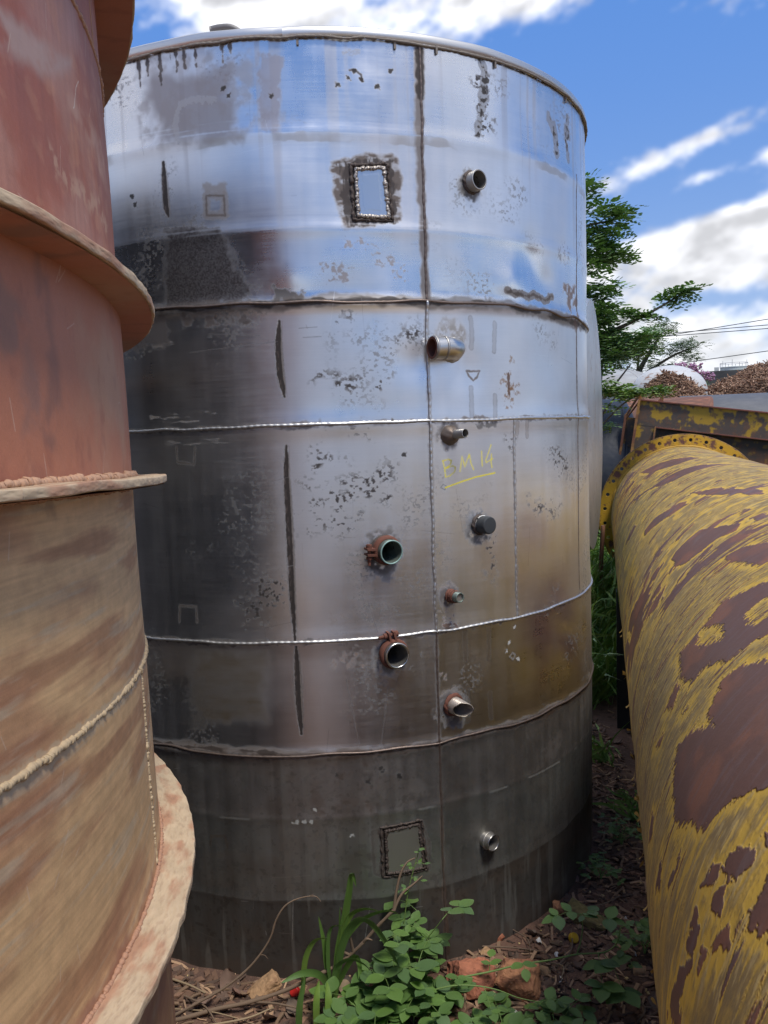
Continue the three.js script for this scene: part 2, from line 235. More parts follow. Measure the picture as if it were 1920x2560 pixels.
  S.poly([[-.031, .6596], [.1913, .6442], [.214, .4779], [-.0271, .4975]], [.14, .075, .045], .7, .5, { soft: .03, edge: .04, freq: 20, strength: .55, grain: gr(26, .45, .7) });
  S.poly([[.40, 1.06], [.425, 1.05], [.437, 1.02], [.415, 1.01], [.395, 1.015]], rust, .8, .1, { soft: .004, edge: .02, freq: 90, strength: .9, grain: gr(80, .35, .5) });
  for (const [x, y, r] of [[.3893, 1.077, .008], [.4202, 1.08, .009], [.3833, .883, .006], [.395, .873, .007], [.66, 1.72, .016], [.665, 1.70, .02], [.64, 1.735, .02], [.69, 1.71, .016], [.67, 1.80, .012], [.66, 1.67, .02]]) S.poly([[x - r, y - r], [x + r, y - r], [x + r, y + r], [x - r, y + r]], [.36, .19, .08], .65, .3, { soft: .004, edge: r, freq: 110, strength: .7, grain: gr(90, .4, .65) });
  S.line([[.20, 2.60], [.16, 2.6]], .006, [.4, .3, .2], .5, .7, { edge: .01, strength: .3 });
  for (const [x, y, a, b] of [[.17, 2.105, .05, .012], [.26, 2.07, .03, .02], [.3, 2.03, .02, .02], [.12, 2.03, .04, .02]]) S.poly([[x - a, y - b], [x + a, y - b], [x + a, y + b], [x - a, y + b]], [.42, .29, .22], .5, .6, { soft: .006, edge: .02, freq: 90, strength: .6, grain: gr(110, .52, .66) });
  // seams: discolouration beside the welds
  S.line([[SA, 2.64], [SA - .008, 2.4], [SA - .004, 2.2], [SA, 1.955]], .012, [.26, .21, .18], .55, .7, { edge: .009, freq: 30, soft: .006, strength: .85 });
  S.line([[SA, 2.62], [SA - .004, 2.50]], .010, dk, .75, .2, { edge: .008, freq: 50, soft: .004, strength: .9 });
  S.line([[SA, 1.955], [SA, .0]], .006, [.30, .25, .22], .55, .7, { edge: .006, freq: 60, soft: .004, strength: .55 });
  S.line([[SA, .66], [SA, .02]], .005, [.13, .075, .045], .75, .2, { edge: .006, freq: 50, strength: .7, grain: gr(18, .35, .6) });
  S.line([[SA + .004, .17], [SA + .006, .02]], .007, [.09, .05, .03], .8, .1, { edge: .004, freq: 50, strength: .8 });
  const cr2 = [[-.9, 1.955], [-.4687, 1.9542], [-.4025, 1.956], [-.2002, 1.9509], [-.0697, 1.9513], [.0565, 1.9542], [.1832, 1.9608], [.2743, 1.9546], [.3771, 1.9498], [.4889, 1.9533], [.6434, 1.957], [.7687, 1.9462], [1.0803, 1.9317], [1.3, 1.937]];
  S.line(cr2, .016, [.30, .255, .22], .5, .75, { edge: .012, freq: 26, soft: .006, strength: .75 });
  S.line(cr2, .007, [.085, .068, .058], .65, .35, { edge: .009, freq: 30, soft: .003, strength: .9, grain: (x, y) => ss(.3, .5, fbm(x * 14, y * 60, 3)) });
  const cr5 = [[-.9, .69], [-.494, .691], [-.3194, .6947], [-.1741, .6937], [-.0253, .6858], [.1073, .6788], [.2291, .6747], [.3728, .6769], [.5169, .6845], [.7331, .6739], [.9666, .6739], [1.3, .664]];
  S.line(cr5, .013, [.17, .095, .055], .65, .5, { edge: .011, freq: 26, soft: .006, strength: .65 });
  S.line(cr5, .005, [.055, .038, .03], .7, .2, { edge: .007, freq: 40, soft: .002, strength: .9, grain: (x, y) => ss(.3, .5, fbm(x * 16, y * 60, 3)) });
  for (const h of [1.622, 1.0127]) S.line([[-1.4, h], [1.5, h]], .008, [.26, .21, .18], .6, .7, { edge: .009, freq: 50, soft: .003, strength: .75, grain: gr(22, .38, .62) });
  S.line([[SC, 1.62], [SC, 1.0127]], .0055, [.30, .25, .22], .55, .7, { edge: .005, freq: 60, strength: .6 });
  S.line([[1.1015, 2.42], [1.0973, 1.93], [1.094, 1.59], [1.07, 1.03]], .003, [.2, .17, .15], .55, .7, { edge: .002, strength: .7 });
  S.poly([[.98, 2.05], [1.09, 2.06], [1.12, 1.92], [1.0, 1.93]], [.24, .16, .13], .65, .4, { soft: .01, edge: .03, freq: 40, strength: .85, grain: gr(50, .4, .6) });
  S.poly([[.50, 1.622], [.61, 1.622], [.59, 1.598], [.53, 1.596]], brown, .65, .4, { soft: .004, edge: .012, strength: .75, grain: gr(80, .3, .55) });
  for (const h of [2.397, 2.147]) for (let k = 0; k < 4; k++) S.line([[-.6, h + k * .012], [1.4, h + k * .012]], .0018, [.68, .68, .68], .35, 1, { edge: .0016, strength: .5, grain: (x, y) => ss(.5, .65, fbm(x * 5 + k * 9, y * 30, 3)) });
  S.line([[-1.4, 2.385], [1.4, 2.385]], .012, [.36, .32, .28], .5, .9, { edge: .01, freq: 20, strength: .5, grain: gr(9, .45, .65) });
  S.line([[-1.4, .487], [1.4, .487]], .003, [.45, .46, .44], .6, .4, { edge: .002, strength: .6, grain: (x, y) => ss(.5, .6, fbm(x * 12, y * 80, 3)) });
  // tack-weld and bracket ghosts
  const capsule = (p, w) => { S.line(p, w + .0022, [.24, .21, .19], .45, .85, { edge: .0025, strength: .6, grain: (x, y) => .45 + .7 * fbm(x * 90, y * 60, 3) }); S.line(p, w - .0006, [.64, .62, .60], .34, 1, { edge: .002, strength: .75 }); };
  for (const p of [[[.5158, 1.9138], [.5194, 1.8647], [.5169, 1.8297]], [[.6044, 1.9007], [.6015, 1.8588], [.5993, 1.8211]], [[.5119, 1.714], [.5106, 1.6703], [.5084, 1.6307]], [[.5984, 1.6904], [.5972, 1.648], [.5937, 1.6268]], [[.6863, 1.6098], [.6854, 1.5771]], [[.7297, 1.6111], [.7319, 1.5669]], [[.4654, 1.0023], [.4669, .9539], [.4678, .9143]], [[.5535, 1.0024], [.5534, .9401], [.5507, .9048]], [[.4703, .83], [.4688, .7771], [.4704, .7277]], [[.5532, .7966], [.553, .7515], [.5555, .7192]]]) capsule(p, .006);
  S.line([[.655, 1.754], [.6551, 1.724], [.6554, 1.694]], .005, [.16, .08, .05], .75, .2, { edge: .004, strength: .9 });
  S.line([[.50, 1.762], [.545, 1.762], [.535, 1.745], [.522, 1.735], [.508, 1.748], [.50, 1.762]], .003, [.2, .16, .14], .6, .6, { edge: .002, strength: .85 });
  const scar = [[.6508, 1.9973], [.6812, 1.9911], [.7134, 1.9914], [.7473, 1.9877], [.7838, 1.9972], [.8226, 1.9919], [.8473, 1.9854], [.8928, 2.003]];
  S.line(scar, .012, [.34, .29, .25], .55, .7, { edge: .008, freq: 60, strength: .85 }); S.line(scar, .0045, [.14, .115, .10], .7, .4, { edge: .007, freq: 90, strength: .9 });
  for (const p of [[[.0128, 1.56], [.0872, 1.5573], [.1388, 1.5072], [.0292, 1.4471]], [[-.0281, 1.3683], [.1552, 1.3715], [.1316, 1.3237], [-.0193, 1.3247]], [[.0426, 1.7541], [.257, 1.7487], [.2277, 1.7015], [.0667, 1.7008]], [[.2566, 1.2613], [.3318, 1.2556], [.317, 1.1673], [.2373, 1.1962]], [[-.1801, 1.2021], [-.0686, 1.2006], [-.077, 1.1402], [-.172, 1.1412]], [[-.2044, 1.1402], [-.0674, 1.1831], [-.0951, 1.0675], [-.1984, 1.0397]], [[.1022, 1.9187], [.155, 1.9178], [.1482, 1.8816], [.106, 1.8824]], [[.2905, 1.9067], [.3534, 1.9073], [.3453, 1.8382], [.2827, 1.8436]], [[.5507, 1.2858], [.6009, 1.2809], [.5908, 1.1279], [.5518, 1.133]], [[.8257, 1.5323], [.9846, 1.5025], [.9579, 1.4183], [.8672, 1.4615]], [[.7096, 1.3816], [.9332, 1.3441], [.8625, 1.2992], [.7217, 1.3269]], [[.6326, 1.5701], [.6695, 1.5776], [.6618, 1.5256], [.6258, 1.5401]], [[.2771, .9614], [.3178, .9454], [.3042, .8955], [.2696, .911]], [[.0, 1.46], [.28, 1.52], [.25, 1.40], [.02, 1.38]], [[.05, 1.62], [.2, 1.62], [.18, 1.58], [.07, 1.585]], [[.53, 2.6], [.62, 2.6], [.62, 2.45], [.54, 2.42]]]) S.poly(p, [.075, .06, .055], .42, .4, { soft: .02, edge: .03, freq: 30, strength: .95, grain: (x, y) => ss(.53, .64, fbm(x * 105 + 3, y * 125, 4)) * ss(.38, .6, fbm(x * 26, y * 30 + 4, 3)) });
  for (const p of [[[.5621, 2.6376], [.5831, 2.5954], [.5768, 2.5342], [.5559, 2.4303]], [[.8884, 2.5402], [.9277, 2.4914], [.9262, 2.4466]], [[1.018, 2.5754], [1.0271, 2.5172]], [[1.0, 2.53], [1.02, 2.45]]]) { S.line(p, .016, [.3, .27, .25], .55, .7, { edge: .015, freq: 40, strength: .55 }); S.line(p, .009, [.045, .038, .036], .7, .2, { edge: .016, freq: 55, strength: .95, grain: gr(90, .42, .58) }); }
  for (const [x, y] of [[-.4135, 2.6439], [-.3857, 2.6438], [-.3453, 2.6471], [-.3128, 2.6494], [-.2719, 2.6535], [-.2384, 2.654], [-.1623, 2.6526], [-.1394, 2.6529], [-.5, 2.64], [-.295, 2.65]]) { const l = .03 + .07 * N(x * 90, 3); S.line([[x, y], [x + .002, y - l]], .006, [.09, .075, .07], .65, .3, { edge: .006, freq: 80, strength: .85, taper: t => 1 - .6 * t }); }
  for (const [x, y] of [[.1696, 2.5371], [.1869, 2.5536], [.2058, 2.5333], [.2477, 2.5171], [.2868, 2.5598], [.141, 2.5168], [-.1642, 2.5189], [-.1509, 2.4992], [-.4661, 2.2757], [-.4568, 2.2518], [-.036, 2.4913], [.2442, .5968], [.2442, .6], [.1498, .5924], [.1879, .6283], [.1932, .6179], [.0627, .6198], [.26, 1.625], [.29, 1.53]]) S.poly([[x - .006, y - .005], [x + .006, y - .006], [x + .006, y + .006], [x - .005, y + .006]], [.045, .04, .038], .7, .3, { soft: .002, edge: .006, freq: 140, strength: .95 });
  S.line([[.175, 2.556], [.19, 2.557], [.205, 2.545], [.208, 2.53]], .003, [.06, .05, .05], .6, .4, { edge: .003, strength: .9 });
  S.line([[-.30, 2.40], [-.31, 2.44], [-.29, 2.49], [-.25, 2.50], [-.19, 2.492]], .008, [.42, .39, .37], .5, .9, { edge: .008, strength: .7, dh: .3 });
  for (const [x, y] of [[.656, .9809], [.633, .9396], [.6232, .9142], [.6692, .8802], [-.0729, .4806], [-.06, .482], [-.039, .4832], [-.02, .482], [-.0067, .5173], [.0988, .4351]]) S.poly([[x - .005, y - .004], [x + .006, y - .005], [x + .005, y + .006], [x - .004, y + .004]], [.52, .53, .5], .8, .1, { soft: .002, edge: .006, freq: 130, strength: .8 });
  S.line([[.635, .895], [.648, .905], [.66, .895], [.65, .883], [.635, .895]], .002, [.45, .45, .43], .6, .5, { edge: .001, strength: .7 });
  S.line([[.40, 1.431], [.408, 1.44], [.418, 1.434], [.413, 1.424], [.40, 1.431]], .0016, [.2, .22, .24], .6, .5, { edge: .001, strength: .8 });
  for (const [a, b, c, d] of [[-.1, 1.87, -.24, 1.882], [-.3, 1.835, -.05, 1.852], [.02, 1.86, .07, 1.861], [.01, 1.885, .06, 1.887], [.17, 1.12, .195, 1.03], [-.02, .665, .11, .628], [.1, .9, .13, .7], [.22, .87, .17, .55]]) S.line([[a, b], [c, d]], .0009, [.22, .2, .2], .5, .8, { edge: .0004, soft: .0009, strength: .7 });
  { const r = rng(404); for (let k = 0; k < 130; k++) { const x = -.7 + r() * 2, y = .08 + r() * 2.4, l = .01 + r() * r() * .14, a = r() < .6 ? (r() - .5) * .5 : 1.57 + (r() - .5) * .5; S.line([[x, y], [x + l * Math.cos(a), y + l * Math.sin(a)]], .0005, r() < .5 ? [.84, .84, .82] : [.3, .28, .27], .4, 1, { soft: .0009, edge: .0004, strength: .25 + r() * .45 }); } }
  // dark blots and rust round the pipe stubs, most set slightly low
  const halo = (x, y, r, c, st = .8) => S.poly(Array.from({ length: 14 }, (_, k) => [x + r * Math.cos(k * .449), y + r * 1.1 * Math.sin(k * .449)]), c, .65, .3, { soft: r * .25, edge: r * .35, freq: 45, strength: st, grain: gr(70, .25, .55) });
  halo(.525, 2.282, .04, [.06, .055, .05]); halo(.45, 1.85, .05, [.33, .30, .26], .7); halo(.43, 1.582, .038, [.14, .10, .08]); halo(.528, 1.305, .045, [.07, .062, .058]); halo(.22, 1.262, .058, [.14, .115, .10]); halo(.222, 1.23, .05, [.12, .1, .09], .6); halo(.415, 1.112, .034, [.13, .09, .07]); halo(.23, .96, .05, [.08, .07, .065], .7); halo(.42, .775, .055, [.09, .07, .06], .8); halo(.52, .335, .035, [.07, .06, .055], .7);
  // handwriting in yellow paint marker
  const ink = [.74, .64, .04];
  for (const p of [[[.4085, 1.5074], [.4139, 1.4864], [.4164, 1.4613]], [[.4085, 1.5074], [.4264, 1.5108], [.4367, 1.5069], [.4331, 1.4959], [.4186, 1.4862]], [[.4186, 1.4862], [.4401, 1.4914], [.4495, 1.4867], [.4468, 1.4743], [.4297, 1.4627], [.4164, 1.4605]], [[.4647, 1.4746], [.4724, 1.517], [.4814, 1.4872], [.4975, 1.5221], [.5033, 1.4945], [.5115, 1.4771]], [[.5417, 1.5286], [.5421, 1.5053], [.5431, 1.4848]], [[.5774, 1.5463], [.5657, 1.5212], [.5559, 1.5025], [.5579, 1.4951], [.5818, 1.5055]], [[.5783, 1.5185], [.576, 1.4951], [.5794, 1.4799]]]) S.line(p, .0024, ink, .5, 0, { soft: .001, edge: .0005, strength: .88, grain: (x, y) => .6 + .5 * N(x * 180, y * 180) });
  S.line([[.4154, 1.4301], [.4677, 1.4437], [.5186, 1.4547], [.5901, 1.4629]], .0024, ink, .5, 0, { soft: .001, edge: .0006, strength: .95 });
}
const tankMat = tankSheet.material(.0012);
{
  // the pipe stubs: where they are, outer radius of the hole
  const stubs = { short: [.53, 2.291, .026], elbow: [.4503, 1.8227, .03], boss: [.4357, 1.5809, .012], capped: [.5312, 1.3135, .022], clampedA: [.2219, 1.2664, .034], threaded: [.4189, 1.1142, .013], clampedB: [.2353, .9658, .036], torn: [.4208, .7856, .027], low: [.5226, .3416, .025] };
  const full = 2 * Math.PI * TK.R, back = [-1.45, full - 1.45];
  const spread = (list, step, step2, a, b) => { const o = []; for (let k = 0; k < list.length - 1; k++) { const st = list[k] >= a - 1e-6 && list[k + 1] <= b + 1e-6 ? step : step2, n = Math.max(1, Math.ceil((list[k + 1] - list[k]) / st)); for (let i = 0; i < n; i++) o.push(lerp(list[k], list[k + 1], i / n)); } o.push(list[list.length - 1]); return o; };
  const colCuts = [-1.45, SA, SC, 1.55, 2.9, back[1]], rowCuts = [-.03, .68, 1.0127, 1.622, 1.952, TK.H];
  const fixS = s => s > 1.55 ? 1.55 - (s - 1.55) * (3.0 / (back[1] - 1.55)) : s; // the relief closes on itself round the back
  const P = (s, y) => { const t = s / TK.R, r = TK.R + tankDisp(fixS(s), y); return [r * Math.sin(t), y, r * Math.cos(t)]; };
  const Nn = (s, y) => { const e = .004, a = P(s - e, y), b = P(s + e, y), c = P(s, y - e), d = P(s, y + e); const u = V(b[0] - a[0], b[1] - a[1], b[2] - a[2]), v = V(d[0] - c[0], d[1] - c[1], d[2] - c[2]); return u.cross(v).normalize(); };
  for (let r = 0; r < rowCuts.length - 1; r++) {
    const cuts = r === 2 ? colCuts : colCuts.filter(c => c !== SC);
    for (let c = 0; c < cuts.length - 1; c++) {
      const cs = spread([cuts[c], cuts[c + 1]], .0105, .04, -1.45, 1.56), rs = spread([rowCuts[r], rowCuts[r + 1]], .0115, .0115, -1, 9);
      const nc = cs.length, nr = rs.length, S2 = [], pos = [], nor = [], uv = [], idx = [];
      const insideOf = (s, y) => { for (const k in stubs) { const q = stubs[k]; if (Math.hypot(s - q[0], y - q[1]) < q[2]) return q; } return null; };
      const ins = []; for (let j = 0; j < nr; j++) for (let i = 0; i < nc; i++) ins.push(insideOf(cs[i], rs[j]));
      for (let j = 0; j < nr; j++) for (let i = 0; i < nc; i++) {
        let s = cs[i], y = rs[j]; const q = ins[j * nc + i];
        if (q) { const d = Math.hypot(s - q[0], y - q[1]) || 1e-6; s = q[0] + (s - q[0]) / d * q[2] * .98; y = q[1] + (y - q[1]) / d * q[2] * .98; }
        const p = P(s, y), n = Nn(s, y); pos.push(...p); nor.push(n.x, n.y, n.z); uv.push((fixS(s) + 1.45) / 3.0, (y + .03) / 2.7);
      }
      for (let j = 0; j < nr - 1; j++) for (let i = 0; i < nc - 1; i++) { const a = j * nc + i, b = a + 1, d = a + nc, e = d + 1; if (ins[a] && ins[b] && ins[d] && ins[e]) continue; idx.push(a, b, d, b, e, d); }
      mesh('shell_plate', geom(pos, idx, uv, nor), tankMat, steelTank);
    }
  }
  // welds
  const beadMat = mat(.58, .57, .55, .46, 1), beadDull = mat(.17, .13, .11, .5, .75), beadDark = mat(.085, .065, .055, .7, .4);
  const bead = (name, f, n, r0, m, amp = .35, step = 170) => mesh(name, tube(Array.from({ length: n + 1 }, (_, i) => f(i / n)), (run) => r0 * (1 - amp / 2 + amp * (.55 * Math.abs(Math.sin(run * step)) + .9 * (N(run * 55, r0 * 900) - .3))), 6), m, steelTank);
  for (const h of [1.622, 1.0127]) bead('horizontal_weld', t => tankP(-1.45 + 3 * t, h + (N(t * 40, h * 9) - .5) * .005, .0005), 800, .0048, beadMat);
  bead('horizontal_weld', t => tankP(-1.45 + 3 * t, 1.9545 + (N(t * 30, 3) - .5) * .012 - .014 * ss(.7, .95, t), -.0005), 500, .0042, beadDull);
  bead('horizontal_weld', t => tankP(-1.45 + 3 * t, .689 - .012 * t + (N(t * 30, 5) - .5) * .01, -.001), 500, .0038, beadDull);
  bead('vertical_weld', t => tankP(SA + (N(t * 24, 1) - .5) * .004, lerp(1.0127, 1.955, t), .0004), 330, .0046, beadMat);
  bead('vertical_weld', t => tankP(SA + (N(t * 24, 2) - .5) * .004, lerp(1.955, 2.63, t), -.001), 220, .004, beadDull);
  bead('vertical_weld', t => tankP(SA + (N(t * 24, 9) - .5) * .003, lerp(.0, 1.0127, t), -.0012), 260, .0036, beadDull);
  bead('vertical_weld', t => tankP(SC + (N(t * 24, 4) - .5) * .003, lerp(1.0127, 1.622, t), -.0004), 220, .0036, beadMat);
  bead('vertical_weld', t => tankP(lerp(1.07, 1.1015, t), lerp(1.03, 2.42, t), -.0016), 220, .003, beadDull);
  // patches welded over old manholes
  const ringPts = (q, n, off) => { const o = [], c = q.map(p => p); for (let k = 0; k < 4; k++) { const a = c[k], b = c[(k + 1) % 4]; for (let i = 0; i < n; i++) o.push(tankP(lerp(a[0], b[0], i / n) + (N(i * .6 + k * 20, 3) - .5) * .004, lerp(a[1], b[1], i / n) + (N(i * .6 + k * 20, 8) - .5) * .004, off)); } return o; };
  const plate = (q, off) => { const n = 6, pos = [], idx = [], uv = []; for (let j = 0; j <= n; j++) for (let i = 0; i <= n; i++) { const a = i / n, b = j / n, s = lerp(lerp(q[0][0], q[1][0], a), lerp(q[3][0], q[2][0], a), b), y = lerp(lerp(q[0][1], q[1][1], a), lerp(q[3][1], q[2][1], a), b), p = tankP(s, y, off); pos.push(p.x, p.y, p.z); uv.push((s + 1.45) / 3, (y + .03) / 2.7); if (i < n && j < n) { const k = j * (n + 1) + i; idx.push(k, k + n + 1, k + 1, k + 1, k + n + 1, k + n + 2); } } return geom(pos, idx, uv); };
  for (const [q, m2, r] of [[[[.1806, 2.3022], [.2593, 2.3089], [.2693, 2.178], [.1845, 2.179]], mat(.42, .38, .34, .55, .8), .0056], [[[.1961, .4379], [.2972, .4423], [.3098, .3055], [.1973, .3063]], beadDark, .0042]]) {
    const pl = mesh('patch_plate', plate(q, .003), tankMat, steelTank);
    mesh('weld_frame', tube(ringPts(q, 90, .0025), run => r * (.4 + .7 * N(run * 130, r * 1000) + .5 * N(run * 390, 3)), 6, true), m2, pl);
    const out = q.map(([s, y], k) => [s + [-.013, .011, .011, -.013][k], y + [.011, .011, -.009, -.009][k]]);
    mesh('weld_frame', tube(ringPts(out, 46, .0005), run => r * (.35 + .95 * N(run * 110, 4)), 6, true), beadDark, pl);
  }
  // rim and roof
  const rimMat = mat(.58, .57, .545, .42, .9), rimDirty = mat(.23, .2, .17, .7, .5);
  mesh('roof', lathe([[0, 2.86], [.3, 2.80], [.7, 2.715], [TK.R - .02, 2.664], [TK.R - .004, 2.66]], 120), rimMat, steelTank);
  mesh('rim_band', rough(lathe([[TK.R - .02, 2.664], [TK.R - .001, 2.667], [TK.R + .005, 2.662], [TK.R + .006, 2.650], [TK.R + .005, 2.640], [TK.R - .006, 2.636]], 260), .004, 9), rimMat, steelTank);
  bead('rim_weld', t => { const a = -1.6 + 3.3 * t; return V((TK.R + .003) * Math.sin(a), 2.636 + (N(t * 60, 5) - .5) * .006, (TK.R + .008) * Math.cos(a)); }, 700, .0036, rimDirty, .9);
  for (const s of [.04, .30, .42, .62, 1.0]) { const g = box(.006, .022, .004); const p = tankP(s, 2.627, .004); g.rotateY(s / TK.R); g.translate(p.x, p.y, p.z); mesh('tack_weld', g, rimDirty, steelTank); }
  const lug = mesh('lifting_stub', tube(smooth([[-.195, 2.684, .975], [-.17, 2.687, .98], [-.14, 2.685, .985], [-.118, 2.674, .985], [-.105, 2.66, .985]], 14), (run, u) => .0105 - .003 * u, 10), mat(.2, .19, .18, .6, .6), steelTank);
  // pipe stubs
  const place = (m, s, y, turn = 0, yaw = 0, pitch = 0) => { const p = tankP(s, y, -.002); m.position.copy(p); const t = s / TK.R + yaw; m.rotation.set(0, 0, 0); m.quaternion.setFromEuler(new THREE.Euler(Math.PI / 2 + pitch, t, turn, 'YXZ')); };
  const hollow = (r, w, len, deep, seg = 32) => lathe([[r - w, -deep], [r - w, len - .001], [r - w * .8, len], [r - w * .2, len], [r, len - .001], [r, -.004]], seg);
  const inox = mat(.55, .54, .52, .33, 1), inoxDull = mat(.42, .40, .37, .5, .9), rustM = mat(.16, .062, .04, .85, .1, { bumpMap: null }), bronze = mat(.24, .29, .25, .5, .7), rubber = mat(.035, .038, .04, .7, 0);
  const collar = (parent, r, m, th = .006) => mesh('weld_collar', rough(new THREE.TorusGeometry(r + th * .3, th, 8, 40).rotateX(Math.PI / 2).translate(0, .002, 0), .004, 220), m, parent);
  let n;
  n = mesh('pipe_stub', hollow(.028, .004, .034, .2), inoxDull, steelTank); place(n, .53, 2.291, 0, .1); collar(n, .027, beadDark, .005);
  // elbow
  { const r = .030, pos = []; const path = [V(0, -.005, 0)]; for (let k = 0; k <= 12; k++) { const a = k / 12 * Math.PI / 2; path.push(V(0 - .036 * (1 - Math.cos(a)), .010 + .036 * Math.sin(a), 0)); } path.push(V(-.060, .047, 0), V(-.088, .048, 0));
    n = mesh('elbow_pipe', rough(tube(path, (u, t) => r * (1 + .05 * Math.sin(t * 9)), 24, false, false), .002, 60), inox, steelTank); place(n, .4503, 1.8227); collar(n, r, inoxDull, .006);
    const inner = mesh('pipe_bore', tube([V(-.088, .048, 0), V(-.045, .046, 0), V(-.03, .03, 0), V(-.02, .0, 0)], r - .005, 20, false, false), rustM, n);
    for (const x of [-.05, -.082]) { const g = new THREE.TorusGeometry(r, .0042, 8, 36).rotateY(Math.PI / 2).translate(x, .047, 0); mesh('end_ring', g, inoxDull, n); }
    const lip = new THREE.RingGeometry(r - .006, r + .001, 32).rotateY(Math.PI / 2).translate(-.0885, .048, 0); mesh('end_face', lip, rustM, n); }
  n = mesh('pipe_stub', hollow(.0135, .0022, .062, .2, 24), inoxDull, steelTank); place(n, .4357, 1.5809, 0, .25, -.05); mesh('boss', rough(lathe([[.0136, .022], [.018, .02], [.024, .012], [.029, .002], [.032, -.006]], 28), .004, 150), mat(.2, .16, .13, .55, .7), n);
  n = mesh('pipe_stub', hollow(.023, .003, .03, .05), mat(.75, .73, .70, .6, .2), steelTank); place(n, .5312, 1.3135, 0, .1);
  mesh('rubber_cap', lathe([[0, .046], [.0215, .046], [.0248, .0445], [.026, .041], [.026, .012], [.0248, .011], [.0235, .012]], 36), rubber, n); collar(n, .024, beadDark, .006);
  { const a = new THREE.TorusGeometry(.0255, .0028, 6, 30, 2.2).rotateX(Math.PI / 2).rotateY(2.2).translate(0, .012, 0); mesh('old_sealant', rough(a, .003, 300), mat(.7, .68, .62, .8), n); }
  // clamped stubs
  const clamp1 = (parent, r, ang, y) => { // band, two ears, bolt and nut; the gap points along ang
    const b = mesh('clamp_band', lathe([[r + .001, y - .012], [r + .007, y - .011], [r + .009, y - .004], [r + .009, y + .004], [r + .007, y + .011], [r + .001, y + .012]], 40), rustM, parent);
    const d = r + .017; const at = (g, tx, tz) => { g.translate(tx, y, tz); g.rotateY(ang); return g; };
    for (const s of [-1, 1]) { mesh('clamp_ear', rough(at(box(.028, .024, .006), d, s * .008), .003, 120), rustM, b); }
    const bolt = new THREE.CylinderGeometry(.0048, .0048, .06, 10).rotateX(Math.PI / 2); mesh('bolt', rough(at(bolt, d + .004, -.008), .0015, 300), rustM, b);
    mesh('nut', at(new THREE.CylinderGeometry(.009, .009, .009, 6).rotateX(Math.PI / 2), d + .004, .016), rustM, b); mesh('bolt_head', at(new THREE.CylinderGeometry(.0085, .0085, .008, 6).rotateX(Math.PI / 2), d + .004, -.018), rustM, b);
  };
  n = mesh('pipe_stub', hollow(.033, .003, .052, .22, 40), bronze, steelTank); place(n, .2219, 1.2664, 0, .22, .06); mesh('lip_ring', new THREE.TorusGeometry(.0325, .0022, 8, 44).rotateX(Math.PI / 2).translate(0, .052, 0), mat(.28, .42, .38, .55, .3), n); clamp1(n, .033, Math.PI, .02); collar(n, .034, beadDark, .006);
  n = mesh('pipe_stub', hollow(.015, .0035, .052, .02, 24), bronze, steelTank); place(n, .4189, 1.1142, 0, .18); mesh('plug', new THREE.CylinderGeometry(.0115, .0115, .01, 20).translate(0, .042, 0), mat(.3, .27, .24, .5, .6), n);
  for (const y of [.008, .018, .027]) mesh('rusty_nut', rough(new THREE.CylinderGeometry(.021 - y * .1, .022 - y * .1, .008, 8).translate(0, y, 0).rotateY(y * 40), .004, 160), rustM, n);
  n = mesh('pipe_stub', hollow(.035, .004, .04, .22, 40), inoxDull, steelTank); place(n, .2353, .9658, 0, .16); mesh('lip_ring', new THREE.TorusGeometry(.034, .0032, 8, 44).rotateX(Math.PI / 2).translate(0, .040, 0), mat(.6, .6, .55, .28, 1), n); clamp1(n, .035, Math.PI / 2 + .12, .014);
  // torn stub
  { const seg = 40, pos = [], idx = []; const prof = [[.0225, -.2], [.0225, .03], [.0255, .03], [.0265, -.004]]; for (let k = 0; k <= seg; k++) { const a = k / seg * Math.PI * 2, cut = .046 + .016 * Math.cos(a + .4) + .006 * (N(k * .7, 2) - .5); prof.forEach(([r, y], j) => { const yy = j === 1 || j === 2 ? cut : y, rr = r * (1 + (yy > .02 ? .07 * Math.sin(a * 2 + 1) : 0)); pos.push(rr * Math.cos(a), yy, rr * Math.sin(a)); }); }
    for (let k = 0; k < seg; k++) for (let j = 0; j < 3; j++) { const a = k * 4 + j, b = a + 1, c = a + 4, d = c + 1; idx.push(a, c, b, b, c, d); }
    n = mesh('pipe_stub', geom(pos, idx), mat(.46, .40, .34, .5, .6), steelTank); place(n, .4208, .7856, 0, .2, .1); collar(n, .028, rustM, .006); }
  n = mesh('pipe_stub', hollow(.0245, .003, .034, .2, 36), inoxDull, steelTank); place(n, .5226, .3416, 0, .18); mesh('lip_ring', new THREE.TorusGeometry(.0238, .0022, 8, 40).rotateX(Math.PI / 2).translate(0, .033, 0), inox, n); mesh('hose_ring', new THREE.TorusGeometry(.0252, .0026, 8, 40).rotateX(Math.PI / 2).translate(0, .014, 0), inoxDull, n);
}

